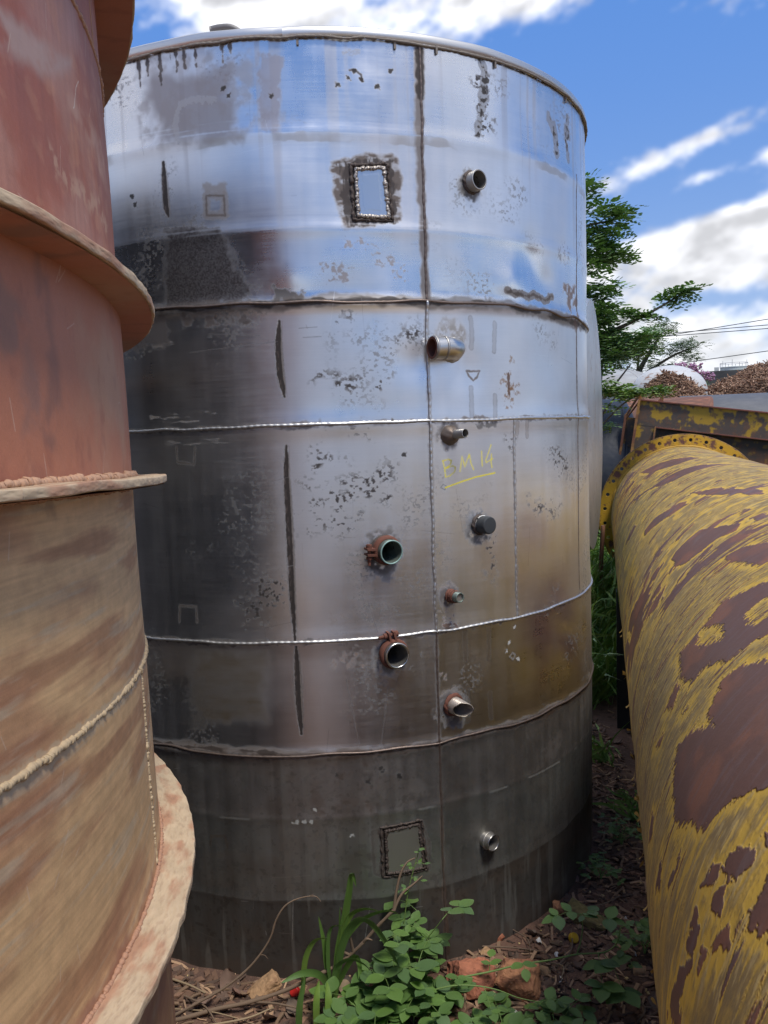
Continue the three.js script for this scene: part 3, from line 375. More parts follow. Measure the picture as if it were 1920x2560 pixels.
/* ---------- the rust-red flanged vessel standing beside it ---------- */
const RV = { x: -1.7988, z: -1.037, R: 1.4375, lx: -.0233, lz: -.0315 };
const redVessel = thing('rusty_flanged_vessel', 'rust-red steel vessel with welded ring flanges, close beside the steel tank', 'vessel');
redVessel.position.set(RV.x, 0, RV.z);
redVessel.quaternion.setFromUnitVectors(V(0, 1, 0), V(RV.lx, 1, RV.lz).normalize());
{
  const S = new Sheet(1024, 2048, 1.85, 2.75, .6, 2.5);
  S.each((s, y, i) => {
    const fine = N(s * 900, y * 900), sp = fbm(s * 60, y * 60, 3), mid = fbm(s * 14, y * 14 + 3, 4);
    let c, ro, he;
    if (y > 1.8) { // upper course: red oxide, rubbed pale in places
      const a = fbm(s * 6 + y * 5, y * 7 - s * 3, 5), b = fbm(s * 22 + y * 20 + 5, y * 30 - s * 14, 4), v = N(s * 130, y * 7);
      c = [.335, .112, .066]; const k = ss(.5, .72, a) * .8, k2 = ss(.56, .78, b) * .6, k3 = ss(.55, .3, a) * .25;
      c = [lerp(c[0], .40, k), lerp(c[1], .20, k), lerp(c[2], .145, k)]; c = [lerp(c[0], .46, k2 * .8), lerp(c[1], .21, k2 * .8), lerp(c[2], .12, k2 * .8)]; c = c.map((q, j) => lerp(q, [.22, .07, .05][j], k3));
      c = c.map(q => q * (.92 + .16 * v)); ro = .52 + .2 * mid;
    } else if (y > 1.508) { // middle course: salmon brown
      const a = fbm(s * 7 + 3, y * 6, 5), b = fbm(s * 30, y * 18 + 7, 4);
      c = [.395, .152, .083]; const k = ss(.48, .75, a), k2 = ss(.6, .8, b) * .5; c = [lerp(c[0], .40, k), lerp(c[1], .21, k), lerp(c[2], .125, k)]; c = c.map((q, j) => lerp(q, [.28, .10, .06][j], k2)); ro = .5 + .16 * mid;
    } else { // lower course: tan, wiped round in long streaks of brown, ochre and grey
      const sl = y - (s - 2.2) * .03, a = fbm(s * 4 + 1, sl * 30, 6), b = fbm(s * 7 + 11, sl * 75 + 4, 5), d = fbm(s * 3.5 + 33, sl * 11 + 2, 5), f = fbm(s * 14 + 4, sl * 260, 4);
      c = [.57, .36, .18]; const k = ss(.46, .70, a), k2 = ss(.52, .74, d), k3 = ss(.58, .8, b);
      c = c.map((q, j) => lerp(q, [.31, .15, .075][j], k * .75)); c = c.map((q, j) => lerp(q, [.32, .145, .08][j], k2 * .55)); c = c.map((q, j) => lerp(q, [.46, .40, .29][j], k3 * .45)); c = c.map(q => q * (.82 + .36 * f) * (.9 + .2 * sp)); ro = .48 + .22 * a;
    }
    he = (fine - .5) * .05 + (sp - .5) * .25;
    c = c.map(q => q * (.93 + .1 * fine + .06 * (sp - .5)));
    S.set(i, c, ro, 0, he);
  });
  const gr = (f, a, b) => (x, y) => ss(a, b, fbm(x * f, y * f, 4));
  S.poly([[2.1327, 2.0584], [2.2011, 2.0678], [2.2913, 2.0798], [2.3621, 2.1035], [2.351, 2.0872], [2.3016, 2.056], [2.232, 2.0218], [2.1729, 2.0125], [2.05, 2.0]], [.40, .28, .235], .6, 0, { soft: .012, edge: .012, freq: 30, strength: .85, grain: gr(30, .15, .6) });
  S.poly([[2.3002, 2.0274], [2.4162, 2.0555], [2.5351, 2.0637], [2.5924, 1.9992], [2.4994, 1.9962], [2.37, 2.009]], [.46, .27, .19], .6, 0, { soft: .016, edge: .02, freq: 24, strength: .7, grain: gr(26, .3, .65) });
  S.line([[2.2477, 1.9271], [2.318, 1.9147], [2.4693, 1.9306], [2.5313, 1.9136]], .014, [.52, .33, .22], .65, 0, { soft: .01, edge: .012, freq: 40, strength: .6, grain: gr(70, .4, .65) });
  for (let k = 0; k < 60; k++) { const r = rng(k + 40), x = 2 + r() * .6, y = .95 + r() * 1.35, l = .01 + r() * .05, a = r() * 6; S.line([[x, y], [x + l * .5 * Math.cos(a), y + l * Math.sin(a) * .8]], .0006, [.55, .43, .34], .6, 0, { soft: .0008, edge: .0004, strength: .55 }); }
  S.line([[2.386, 2.085], [2.37, 2.07], [2.352, 2.035], [2.348, 2.032]], .0008, [.6, .5, .42], .6, 0, { soft: .0007, strength: .9 });
  S.line([[2.1901, 1.8008], [2.1839, 1.745], [2.1983, 1.6569], [2.1783, 1.5769]], .018, [.17, .09, .07], .6, 0, { soft: .012, edge: .014, freq: 30, strength: .5, grain: gr(24, .35, .65) });
  S.poly([[2.08, 1.74], [2.12, 1.72], [2.12, 1.66], [2.08, 1.66]], [.2, .13, .10], .6, 0, { soft: .02, edge: .03, freq: 20, strength: .55, grain: gr(22, .35, .65) });
  S.poly([[2.1, 1.63], [2.16, 1.63], [2.16, 1.57], [2.1, 1.57]], [.19, .12, .10], .6, 0, { soft: .02, edge: .03, freq: 20, strength: .5, grain: gr(22, .35, .65) });
  S.poly([[2.11, 1.503], [2.17, 1.503], [2.165, 1.478], [2.12, 1.48]], [.17, .12, .085], .65, 0, { soft: .014, edge: .014, freq: 30, strength: .6, grain: gr(36, .25, .6) });
  S.line([[1.85, 1.2], [2.75, 1.196]], .012, [.46, .37, .25], .6, 0, { edge: .006, strength: .6 });
  S.line([[2.51, 1.19], [2.51, .86]], .006, [.45, .36, .26], .6, 0, { edge: .004, strength: .6 });
  S.line([[2.522, 1.19], [2.53, .9]], .004, [.42, .24, .12], .6, 0, { edge: .004, strength: .6 });
  S.line([[1.85, 2.197], [2.75, 2.21]], .004, [.2, .075, .05], .6, 0, { edge: .003, strength: .7 });
  S.poly([[1.85, .875], [2.75, .875], [2.75, .6], [1.85, .6]], [.30, .13, .08], .65, 0, { soft: .01, edge: .01, strength: .8, grain: gr(20, .1, .6) });
  const m = S.material(.002), primer = mat(.045, .043, .046, .6);  // primer: near-black for the unseen back, added so the steel mirrors it dark
  const P = (s, y) => { const t = s / RV.R, r = RV.R + (fbm(s * 3, y * 3, 2) - .5) * .005; return V(r * Math.sin(t), y, r * Math.cos(t)); };
  const compact = g => { const id = g.index.array, map = new Map(), out = {}; for (const k of ['position', 'uv', 'normal']) out[k] = []; const ni = []; for (const v of id) { if (!map.has(v)) { map.set(v, map.size); for (const k in out) { const a = g.attributes[k]; for (let c = 0; c < a.itemSize; c++) out[k].push(a.array[v * a.itemSize + c]); } } ni.push(map.get(v)); } for (const k in out) g.setAttribute(k, new THREE.Float32BufferAttribute(out[k], k === 'uv' ? 2 : 3)); g.setIndex(ni); return g; };
  const C = 2 * Math.PI * RV.R, cols = []; for (let s = 1.2; s < 3.0; s += .018) cols.push(s); for (let s = 3.0; s < 1.2 + C; s += .12) cols.push(s); cols.push(1.2 + C);
  const sect = (name, y0, y1) => { const n = Math.max(2, Math.ceil((y1 - y0) / .04)), pos = [], uv = [], idx = [], back = [], w = cols.length; for (let j = 0; j <= n; j++) for (let i = 0; i < w; i++) { const y = lerp(y0, y1, j / n), s = i === w - 1 ? 1.2 : cols[i], p = P(s, y); pos.push(p.x, p.y, p.z); uv.push((cols[i] - 1.85) / .9, (y - .6) / 1.9); } for (let j = 0; j < n; j++) for (let i = 0; i < w - 1; i++) { const a = j * w + i; (cols[i] > 2.84 && cols[i] < 5.2 ? back : idx).push(a, a + 1, a + w, a + 1, a + w + 1, a + w); } const o = mesh(name, geom(pos, idx, uv), m, redVessel), full = geom(pos, idx.concat(back), uv); o.geometry.setAttribute('normal', full.attributes.normal); compact(o.geometry); mesh('darkened_back', compact(geom(pos, back, uv, Array.from(full.attributes.normal.array))), primer, o); return o; };
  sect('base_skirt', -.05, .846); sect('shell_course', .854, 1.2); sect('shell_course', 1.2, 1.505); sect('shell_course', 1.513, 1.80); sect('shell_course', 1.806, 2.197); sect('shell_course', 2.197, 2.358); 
  mesh('top_plate', new THREE.CircleGeometry(RV.R, 80).rotateX(-Math.PI / 2).translate(0, 2.362, 0), m, redVessel);
  // flanges
  const FS = new Sheet(1024, 256, 0, 1, 0, .25);
  FS.each((x, y, i) => { const a = fbm(x * 40, y * 90, 4), b = fbm(x * 14, y * 40 + 3, 5), c = fbm(x * 70, y * 240, 3), r = ss(.46, .72, b); let k = [.52, .395, .255].map((q, j) => lerp(q, [.39, .19, .11][j], r * .8)); k = k.map((q, j) => lerp(q, [.26, .15, .10][j], ss(.56, .8, c) * .3)); FS.set(i, k.map(q => q * (.86 + .28 * a)), .6 + .15 * a, 0, a * .6 + c * .4); });
  const fm = FS.material(.003, { wrap: THREE.RepeatWrapping }), cream = mat(.44, .33, .2, .7), redFillet = mat(.40, .215, .13, .75);
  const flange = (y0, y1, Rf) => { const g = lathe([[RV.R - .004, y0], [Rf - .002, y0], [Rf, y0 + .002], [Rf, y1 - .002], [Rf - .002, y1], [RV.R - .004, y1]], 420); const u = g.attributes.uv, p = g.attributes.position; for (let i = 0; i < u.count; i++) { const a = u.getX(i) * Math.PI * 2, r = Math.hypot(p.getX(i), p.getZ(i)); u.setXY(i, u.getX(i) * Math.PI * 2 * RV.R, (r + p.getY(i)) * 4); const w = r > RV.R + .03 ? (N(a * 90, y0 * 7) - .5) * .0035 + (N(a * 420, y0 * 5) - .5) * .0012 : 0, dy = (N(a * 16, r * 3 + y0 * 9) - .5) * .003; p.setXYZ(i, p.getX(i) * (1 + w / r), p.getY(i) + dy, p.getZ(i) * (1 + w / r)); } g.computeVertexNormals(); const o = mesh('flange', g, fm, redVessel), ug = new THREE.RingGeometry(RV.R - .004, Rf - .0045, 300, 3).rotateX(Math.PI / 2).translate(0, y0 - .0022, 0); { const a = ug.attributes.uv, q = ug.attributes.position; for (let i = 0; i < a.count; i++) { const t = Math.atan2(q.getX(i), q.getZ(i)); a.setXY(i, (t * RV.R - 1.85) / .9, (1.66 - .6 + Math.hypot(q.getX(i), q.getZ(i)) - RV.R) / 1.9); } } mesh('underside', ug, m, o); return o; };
  const ring = (parent, y, r0, m2, off, seed, a0 = 1.1, a1 = 2.0) => mesh('weld_bead', tube(Array.from({ length: 1100 }, (_, k) => { const a = lerp(a0, a1, k / 1099); return V((RV.R + off) * Math.sin(a), y + (N(k * .12, seed) - .5) * .003 + (N(k * .6, seed) - .5) * .0022, (RV.R + off) * Math.cos(a)); }), run => r0 * (.35 + .8 * N(run * 140, seed) + .35 * N(run * 420, seed + 3) + .3 * Math.abs(Math.sin(run * 210 + 4 * N(run * 30, 4)))), 7), m2, parent);
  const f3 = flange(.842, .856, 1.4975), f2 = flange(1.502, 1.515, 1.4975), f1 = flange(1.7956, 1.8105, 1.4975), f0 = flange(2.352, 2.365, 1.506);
  ring(f3, .8565, .0032, redFillet, .002, 1); ring(f2, 1.517, .005, mat(.44, .26, .16, .75), .003, 2); ring(f2, 1.499, .004, redFillet, .002, 6); ring(f1, 1.815, .005, redFillet, .002, 3);
  ring(redVessel, 1.2, .0042, mat(.44, .325, .19, .7), -.0008, 4); ring(redVessel, 2.198, .0032, redFillet, .0, 5);
  mesh('weld_bead', tube(Array.from({ length: 400 }, (_, k) => { const y = lerp(.866, 1.196, k / 399), p = P(2.512 + (N(k * .1, 3) - .5) * .004, y); return p; }), run => .0028 * (.4 + .8 * N(run * 220, 8) + .5 * N(run * 600, 3)), 6), cream, redVessel);
  mesh('weld_bead', tube(Array.from({ length: 120 }, (_, k) => { const y = lerp(2.20, 2.35, k / 119), p = P(2.53, y); return p; }), run => .002 * (.5 + 1.0 * N(run * 120, 8)), 6), redFillet, redVessel);
}

/* ---------- the big pipe with peeling yellow paint ---------- */
const PP = { x: 2.6596, y: .7525, z: -7.2581, R: .6138, Rf: .7225, ph: .2622, len: 8.4 };
const yellowPipe = thing('flanged_pipe', 'large pipe lying on black saddles, its yellow paint peeling off brown primer', 'pipe');
yellowPipe.position.set(PP.x, PP.y, PP.z); yellowPipe.rotation.y = -PP.ph;
{
  const U = a => Math.asinh((7.2 - a) / .9), U0 = U(PP.len), U1 = U(0), A0 = -1.25, A1 = .25;
  const S = new Sheet(2048, 1536, U0, U1, A0, A1), n = S.w * S.h, peel = new Float32Array(n).fill(9);
  const polys = [[[1.176,-.441],[1.448,-.286],[1.935,-.127],[2.24,-.088],[2.221,-.247],[1.787,-.402]],[[2.331,-.582],[2.649,-.44],[2.688,-.289],[2.764,-.171],[3.116,-.043],[3.085,-.168],[3.048,-.339],[2.665,-.464],[2.479,-.576]],[[3.807,-.596],[3.794,-.523],[3.896,-.453],[4.004,-.366],[4.144,-.375],[4.102,-.458],[3.963,-.548],[3.918,-.595]],[[3.869,-.33],[4.163,-.239],[4.586,-.156],[4.721,-.171],[4.183,-.302]],[[4.885,-.537],[4.829,-.49],[4.827,-.41],[4.943,-.362],[5.097,-.309],[5.155,-.337],[5.127,-.39],[5.138,-.443],[5.107,-.506],[4.998,-.537]],[[5.397,-.405],[5.443,-.353],[5.556,-.28],[5.725,-.3],[5.7,-.36],[5.513,-.399]],[[5.896,-.642],[5.782,-.623],[5.811,-.569],[5.793,-.514],[5.769,-.475],[5.812,-.417],[5.844,-.374],[5.9,-.3],[6.2,-.38],[6.142,-.442],[6.121,-.482],[6.108,-.522],[6.022,-.57],[6.006,-.624]],[[4.72,-.858],[4.68,-.786],[4.786,-.7],[4.829,-.662],[4.879,-.722],[4.866,-.831]],[[4.765,-1.003],[4.644,-.931],[4.768,-.866],[4.923,-.866],[4.732,-1.013]],
    [[6.384,-.752],[6.271,-.741],[6.202,-.718],[6.168,-.697],[6.219,-.644],[6.289,-.601],[6.223,-.612],[6.205,-.588],[6.16,-.55],[6.181,-.511],[6.29,-.44],[6.62,-.5],[6.601,-.561],[6.58,-.579],[6.552,-.605],[6.534,-.637],[6.508,-.688],[6.437,-.717]],[[6.642,-.658],[6.645,-.631],[6.681,-.61],[6.704,-.622],[6.701,-.659],[6.675,-.664]],[[6.612,-.722],[6.611,-.695],[6.629,-.672],[6.653,-.679],[6.642,-.699]],[[6.68,-.705],[6.664,-.695],[6.681,-.678],[6.704,-.681],[6.712,-.696]],[[6.666,-.787],[6.639,-.786],[6.64,-.759],[6.634,-.745],[6.654,-.739],[6.673,-.757],[6.687,-.774]],[[6.728,-.729],[6.726,-.7],[6.749,-.682],[6.768,-.692],[6.765,-.708]],[[6.633,-.888],[6.651,-.843],[6.65,-.814],[6.672,-.783],[6.692,-.776],[6.698,-.799],[6.69,-.839],[6.718,-.841],[6.694,-.862]],[[6.722,-.761],[6.707,-.75],[6.718,-.737],[6.734,-.742],[6.728,-.768]],[[6.787,-.663],[6.772,-.644],[6.75,-.606],[6.83,-.58],[6.84,-.63]],[[5.971,-.789],[6,-.741],[6.021,-.76]],[[6.067,-.67],[6.087,-.641],[6.104,-.651]],[[6.451,-.814],[6.46,-.78],[6.456,-.752],[6.473,-.76],[6.472,-.81]],[[6.36,-.877],[6.356,-.824],[6.38,-.826],[6.401,-.859]],[[6.179,-.887],[6.158,-.849],[6.187,-.834],[6.219,-.87]],[[6.677,-.594],[6.67,-.581],[6.71,-.593]],[[5.932,-.715],[5.911,-.663],[5.937,-.653],[5.99,-.692]]];
  const islands = [[[5.853,-.571],[5.779,-.554],[5.886,-.505],[5.972,-.514],[5.914,-.558]],[[5.944,-.455],[5.941,-.409],[5.946,-.37],[6.058,-.40],[6.05,-.456]]];
  const inBox = (p, fn) => { let a = 1e9, b = 1e9, c = -1e9, d = -1e9; for (const q of p) { a = Math.min(a, q[0]); b = Math.min(b, q[1]); c = Math.max(c, q[0]); d = Math.max(d, q[1]); } S.each(fn, [U(c + .1), b - .06, U(a - .1), d + .06]); };
  for (const p of polys) inBox(p, (u, y, i) => { const a = 7.2 - .9 * Math.sinh(u), d = polyDist(a, y, p); if (d < peel[i]) peel[i] = d; });
  for (const p of islands) inBox(p, (u, y, i) => { const a = 7.2 - .9 * Math.sinh(u), d = polyDist(a, y, p); peel[i] = Math.max(peel[i], -d); });
  S.each((u, y, i) => {
    const a = 7.2 - .9 * Math.sinh(u), sl = a + y * .35, near = ss(5.2, 6.6, a), k = lerp(.45, 1, near);
    const jag = (fbm(a * 46 * k, y * 60 * k, 4) - .5) * .035 + (N(a * 260 * k, y * 260 * k) - .5) * .006;
    const st = fbm(sl * 9 * k + 3, y * 3.2, 5), st2 = fbm(sl * 34 * k, y * 9 + 7, 4), st3 = fbm(sl * 120 * k, y * 26 + 2, 3), mott = fbm(a * 26 * k, y * 26 + 9, 4), fine = N(a * 420 * k, y * 420);
    const d1 = peel[i] + jag, free = lerp(.62, .78, near); // polygons read off the pipe, then streaky flaking of its own
    const s2 = (free - (st * .62 + st2 * .38)) * .22 + jag * .4, s3 = (lerp(.68, .75, near) - st2) * .06 + (fine - .5) * .003;
    const d = Math.min(d1, s2, s3), bare = ss(.0025, -.0015, d);
    const lip = Math.max(ss(.034, .004, d1 + (st3 - .5) * .05), ss(.016, .003, s2) * .75, ss(.006, .001, s3) * .6, ss(.63, .72, fbm(sl * 55 * k + 9, y * 14, 4)) * .8) * (1 - bare);
    const grit = N(a * 700 * k, y * 240), dirt = clamp(.78 + (fbm(a * 3.2 + 7, y * 4, 3) - .5) * 1.1 + (mott - .5) * 1.6 + (st3 - .5) * 1.3 + (st - .5) * .6 + (grit - .5) * .5);
    let c = [.50, .315, .06].map((q, j) => lerp(q, [.26, .175, .065][j], dirt * (1 - lip * .85)));
    c = c.map((q, j) => lerp(q, [.70, .435, .045][j], lip * .8));
    c = c.map((q, j) => lerp(q, [.62, .45, .17][j], ss(.58, .76, st3) * .5 * (1 - bare)));
    const pr = fbm(a * 12 + 4, y * 12, 4), pr2 = fbm(sl * 70 * k, y * 16, 3);
    const b = [.155, .070, .046].map((q, j) => lerp(lerp(q, [.24, .095, .05][j], ss(.5, .75, pr)), [.17, .115, .105][j], ss(.55, .8, pr2) * .5) * (.9 + .2 * fine));
    c = c.map((q, j) => lerp(q, b[j], bare));
    S.set(i, c, lerp(.55 + .2 * dirt, .46 + .14 * pr, bare), 0, (1 - bare) * (.6 + lip * .25) + (mott - .5) * .05 * (1 - bare) + (fine - .5) * .03);
  });
  const m = S.material(.0035);
  const as = []; for (let k = 0; k <= 150; k++) as.push(7.2 - .9 * Math.sinh(lerp(U1, U0, k / 150)));
  const NA = 128, pos = [], uv = [], idx = []; for (let j = 0; j < as.length; j++) for (let i = 0; i <= NA; i++) { const f = i / NA * Math.PI * 2 - Math.PI, arc = f * PP.R, r = PP.R + (fbm(as[j] * 4, Math.sin(f) * 2 + 5, 2) - .5) * .006; pos.push(r * Math.sin(f), r * Math.cos(f), as[j]); uv.push((U(as[j]) - U0) / (U1 - U0), (arc - A0) / (A1 - A0)); }
  for (let j = 0; j < as.length - 1; j++) for (let i = 0; i < NA; i++) { const a = j * (NA + 1) + i; idx.push(a, a + 1, a + NA + 1, a + 1, a + NA + 2, a + NA + 1); }
  mesh('pipe_shell', geom(pos, idx, uv), m, yellowPipe);
  // flange with its bolt holes
  const FS = new Sheet(768, 768, -.75, .75, -.75, .75), HN = 32, HR = .672;
  FS.each((x, y, i) => { const a = fbm(x * 12, y * 12, 4), b = fbm(x * 40, y * 40, 4), r = Math.hypot(x, y), f = N(x * 400, y * 400); const ang = Math.atan2(y, x) / (2 * Math.PI) * HN, ha = Math.abs(ang - Math.round(ang)) * 2 * Math.PI / HN * HR, hd = Math.hypot(ha, r - HR); const k = clamp(ss(.046, .024, hd + (b - .5) * .05) * ss(.5, .62, a + .02) + ss(.66, .78, b) * .8 + ss(.71, .722, r + (b - .5) * .03) * .6 + ss(.635, .617, r) * ss(.45, .6, a) * .7); let c = [.56, .325, .022].map((q, j) => lerp(q, [.36, .22, .045][j], ss(.45, .7, a) * .6)); c = c.map((q, j) => lerp(q, [.14, .06, .045][j], k)); FS.set(i, c.map(q => q * (.93 + .14 * f)), .55 + .15 * a, 0, (1 - k) * .5 + b * .3); });
  const fm = FS.material(.003, { wrap: THREE.ClampToEdgeWrapping });
  const sh = new THREE.Shape(); sh.absarc(0, 0, PP.Rf, 0, Math.PI * 2); const hole = new THREE.Path(); hole.absarc(0, 0, PP.R - .012, 0, Math.PI * 2, true); sh.holes.push(hole);
  for (let k = 0; k < HN; k++) { const t = (k + .5) / HN * Math.PI * 2, h = new THREE.Path(); h.absarc(HR * Math.cos(t), HR * Math.sin(t), .0185, 0, Math.PI * 2, true); sh.holes.push(h); }
  const g = new THREE.ExtrudeGeometry(sh, { depth: .03, bevelEnabled: true, bevelSize: .003, bevelThickness: .003, bevelSegments: 2, curveSegments: 96 }); { const u = g.attributes.uv, p = g.attributes.position; for (let i = 0; i < u.count; i++) u.setXY(i, (p.getX(i) + .75) / 1.5, (p.getY(i) + .75) / 1.5); } g.translate(0, 0, -.03);
  const fl = mesh('flange', g, fm, yellowPipe);
  mesh('weld_bead', tube(Array.from({ length: 240 }, (_, k) => { const t = k / 240 * Math.PI * 2; return V((PP.R + .004) * Math.sin(t), (PP.R + .004) * Math.cos(t), .006); }), run => .009 * (.6 + .8 * N(run * 30, 2)), 6, true), mat(.50, .30, .05, .65), fl);
  // flakes of paint standing off the side
  const r = rng(91), flakeM = mat(.42, .25, .05, .65);
  for (let k = 0; k < 20; k++) { const a = 3.4 + 3.2 * Math.pow(r(), .6), f = (-.93 - r() * .16) / PP.R, w = .006 + r() * .01, h = .01 + r() * .02, q = new THREE.PlaneGeometry(w, h, 2, 3), p = q.attributes.position; for (let i = 0; i < p.count; i++) { const t = p.getY(i) / h + .5; p.setX(i, p.getX(i) * (.5 + .5 * N(i * 3.1, k)) + (r() - .5) * .003); p.setZ(i, .006 * t * t * (1 + r())); } q.computeVertexNormals(); const mm = mesh('paint_flake', q, flakeM, yellowPipe); mm.position.set((PP.R + .002) * Math.sin(f), (PP.R + .002) * Math.cos(f), a); mm.rotation.set(0, 0, 0); mm.quaternion.setFromUnitVectors(V(0, 0, 1), V(Math.sin(f), Math.cos(f), 0)); mm.rotateZ(r() * 6); }
  // saddles
  const black = mat(.012, .012, .013, .6, .2), rustM = mat(.15, .065, .04, .85);
  for (const [z, hw] of [[3.3, .624], [6.9, .56], [1.0, .42]]) { const s = new THREE.Shape(), top = -.02, bot = -PP.y - .02; s.moveTo(-hw, bot); s.lineTo(hw, bot); if (hw > PP.R) s.lineTo(hw, top); const R1 = PP.R + .006; for (let k = 0; k <= 40; k++) { const t = hw > R1 ? Math.asin(top / R1) * -1 : Math.acos(hw / R1), a = lerp(-t, -Math.PI + t, k / 40); s.lineTo(R1 * Math.cos(a), R1 * Math.sin(a)); } if (hw > PP.R) s.lineTo(-hw, top); mesh('saddle', new THREE.ExtrudeGeometry(s, { depth: .10, bevelEnabled: false }).translate(0, 0, z), black, yellowPipe); }
  const lugg = mesh('lug', rough(box(.02, .05, .05, PP.R * Math.sin(-.05), PP.R + .015, 4.9), .006, 60), rustM, yellowPipe);
}

/* ---------- ground ---------- */
const groundH = (x, z) => { const d = Math.hypot(x - TK.x, z - TK.z); const near = ss(1.0, 1.12, d); return (fbm(x * 1.7 + 9, z * 1.7, 3) - .5) * .05 * near + (fbm(x * 9, z * 9, 3) - .5) * .03 * near + (fbm(x * 34, z * 34 + 3, 2) - .5) * .012 - .004; };
{
  const S = new Sheet(1024, 1024, 0, 1.6, 0, 1.6);
  S.each((x, y, i) => { // tileable: blend of shifted noise across the seam
    const w = 1.6, tx = x / w, ty = y / w, mixn = (f, o) => { const a = f(x, y), b = f(x - w, y), c = f(x, y - w), d = f(x - w, y - w); return lerp(lerp(a, b, tx), lerp(c, d, tx), ty); };
    const a = mixn((p, q) => fbm(p * 8 + 40, q * 8 + 40, 5)), b = mixn((p, q) => fbm(p * 45 + 90, q * 45 + 90, 3)), f = N(x * 640, y * 640), g = mixn((p, q) => N(p * 160 + 300, q * 160 + 300));
    let c = [.15, .082, .056].map((q, j) => lerp(q, [.085, .048, .034][j], ss(.4, .65, a))); c = c.map((q, j) => lerp(q, [.20, .125, .085][j], ss(.72, .85, g) * .5)); c = c.map((q, j) => lerp(q, [.30, .24, .17][j], ss(.93, .99, f) * .5)); c = c.map(q => q * (.75 + .5 * b));
    S.set(i, c, .92, 0, a * .4 + b * .5 + f * .25);
  });
  const m = S.material(.012, { wrap: THREE.RepeatWrapping });
  const ax = (c, n, k) => { const o = []; for (let i = -n; i <= n; i++) { const t = i / n; o.push(c + Math.sinh(t * k) / Math.sinh(k) * 320); } return o; };
  const xs = ax(.2, 130, 8.2), zs = ax(-2.5, 130, 8.2), pos = [], uv = [], idx = [];
  for (const z of zs) for (const x of xs) { const far = Math.hypot(x, z + 3); pos.push(x, groundH(x, z) * (far < 60 ? 1 : 0), z); uv.push(x / 1.6, z / 1.6); }
  const w = xs.length; for (let j = 0; j < zs.length - 1; j++) for (let i = 0; i < w - 1; i++) { const a = j * w + i; idx.push(a, a + w, a + 1, a + 1, a + w, a + w + 1); }
  const g = mesh('ground', geom(pos, idx, uv), m); g.userData.kind = 'structure';
}

{ // pale, dry, trodden yard behind the viewer: what the polished steel mirrors at eye level
  const S = new Sheet(512, 512, 0, 3, 0, 3); S.each((x, y, i) => { const a = fbm(x * 3, y * 3, 5), b = fbm(x * 30, y * 30, 3), f = N(x * 170, y * 170); const c = [.56, .48, .43].map((q, j) => lerp(q, [.36, .29, .25][j], ss(.4, .7, a)) * (.8 + .4 * b) * (.9 + .2 * f)); S.set(i, c, .95, 0, b); });
  const pts = []; const r = rng(2); for (let k = 0; k < 60; k++) { const t = k / 60 * Math.PI * 2; pts.push(new THREE.Vector2(1 + Math.cos(t) * 13 * (.9 + .15 * N(k * .5, 2)), -(8.2 + Math.sin(t) * 7.4 * (.94 + .1 * N(k * .5, 9))))); }
  const g = new THREE.ShapeGeometry(new THREE.Shape(pts)); g.rotateX(-Math.PI / 2); const u = g.attributes.uv, p = g.attributes.position; for (let i = 0; i < u.count; i++) u.setXY(i, p.getX(i) / 3, p.getZ(i) / 3); g.translate(0, .05, 0); const o = mesh('dirt_yard', g, S.material(.01, { wrap: THREE.MirroredRepeatWrapping })); o.userData.kind = 'structure'; }

/* ---------- plant pieces ---------- */
const leafM = (r, g, b, t = .35) => new THREE.MeshPhysicalMaterial({ color: new THREE.Color().setRGB(r, g, b), roughness: .62, transmission: t, thickness: 0, side: THREE.DoubleSide });
const G1 = leafM(.125, .24, .038), G2 = leafM(.10, .20, .038), G3 = leafM(.18, .30, .045), TL = leafM(.14, .27, .05), W1 = leafM(.17, .30, .05), W2 = leafM(.24, .38, .06), W3 = leafM(.14, .26, .045), G4 = leafM(.05, .105, .035), dry = mat(.30, .22, .13, .8), bark = mat(.13, .10, .075, .9), twigM = mat(.17, .115, .075, .85), pinkM = leafM(.52, .27, .40, .3), stemG = mat(.13, .21, .05, .6);
// a blade of grass along points, flat with a fold, widest low down
function bladeGeo(pts, w, n = 14) { const c = smooth(pts, n), pos = [], idx = []; for (let i = 0; i <= n; i++) { const t = i / n, T = c[Math.min(i + 1, n)].clone().sub(c[Math.max(i - 1, 0)]).normalize(); let side = V(0, 0, 1).cross(T); if (side.lengthSq() < .01) side = V(1, 0, 0); side.normalize(); side.applyAxisAngle(T, .2 + t * .5); const nn = side.clone().cross(T).normalize(); const ww = w * Math.pow(Math.sin(Math.PI * clamp(.12 + .88 * t, 0, 1)), .6) * .5; const p = c[i]; pos.push(p.x - side.x * ww, p.y - side.y * ww, p.z - side.z * ww, p.x + nn.x * ww * .35, p.y + nn.y * ww * .35, p.z + nn.z * ww * .35, p.x + side.x * ww, p.y + side.y * ww, p.z + side.z * ww); if (i) { const a = (i - 1) * 3; idx.push(a, a + 1, a + 3, a + 1, a + 4, a + 3, a + 1, a + 2, a + 4, a + 2, a + 5, a + 4); } } return geom(pos, idx); }
function arch(r, len, ang, lean, droop) { const d = V(Math.cos(ang), 0, Math.sin(ang)), o = []; for (let k = 0; k <= 4; k++) { const t = k / 4; o.push(d.clone().multiplyScalar(len * (lean * t + droop * t * t * .6)).setY(len * (t * (1 - .12 * lean) - droop * t * t * t * .55))); } return o; }

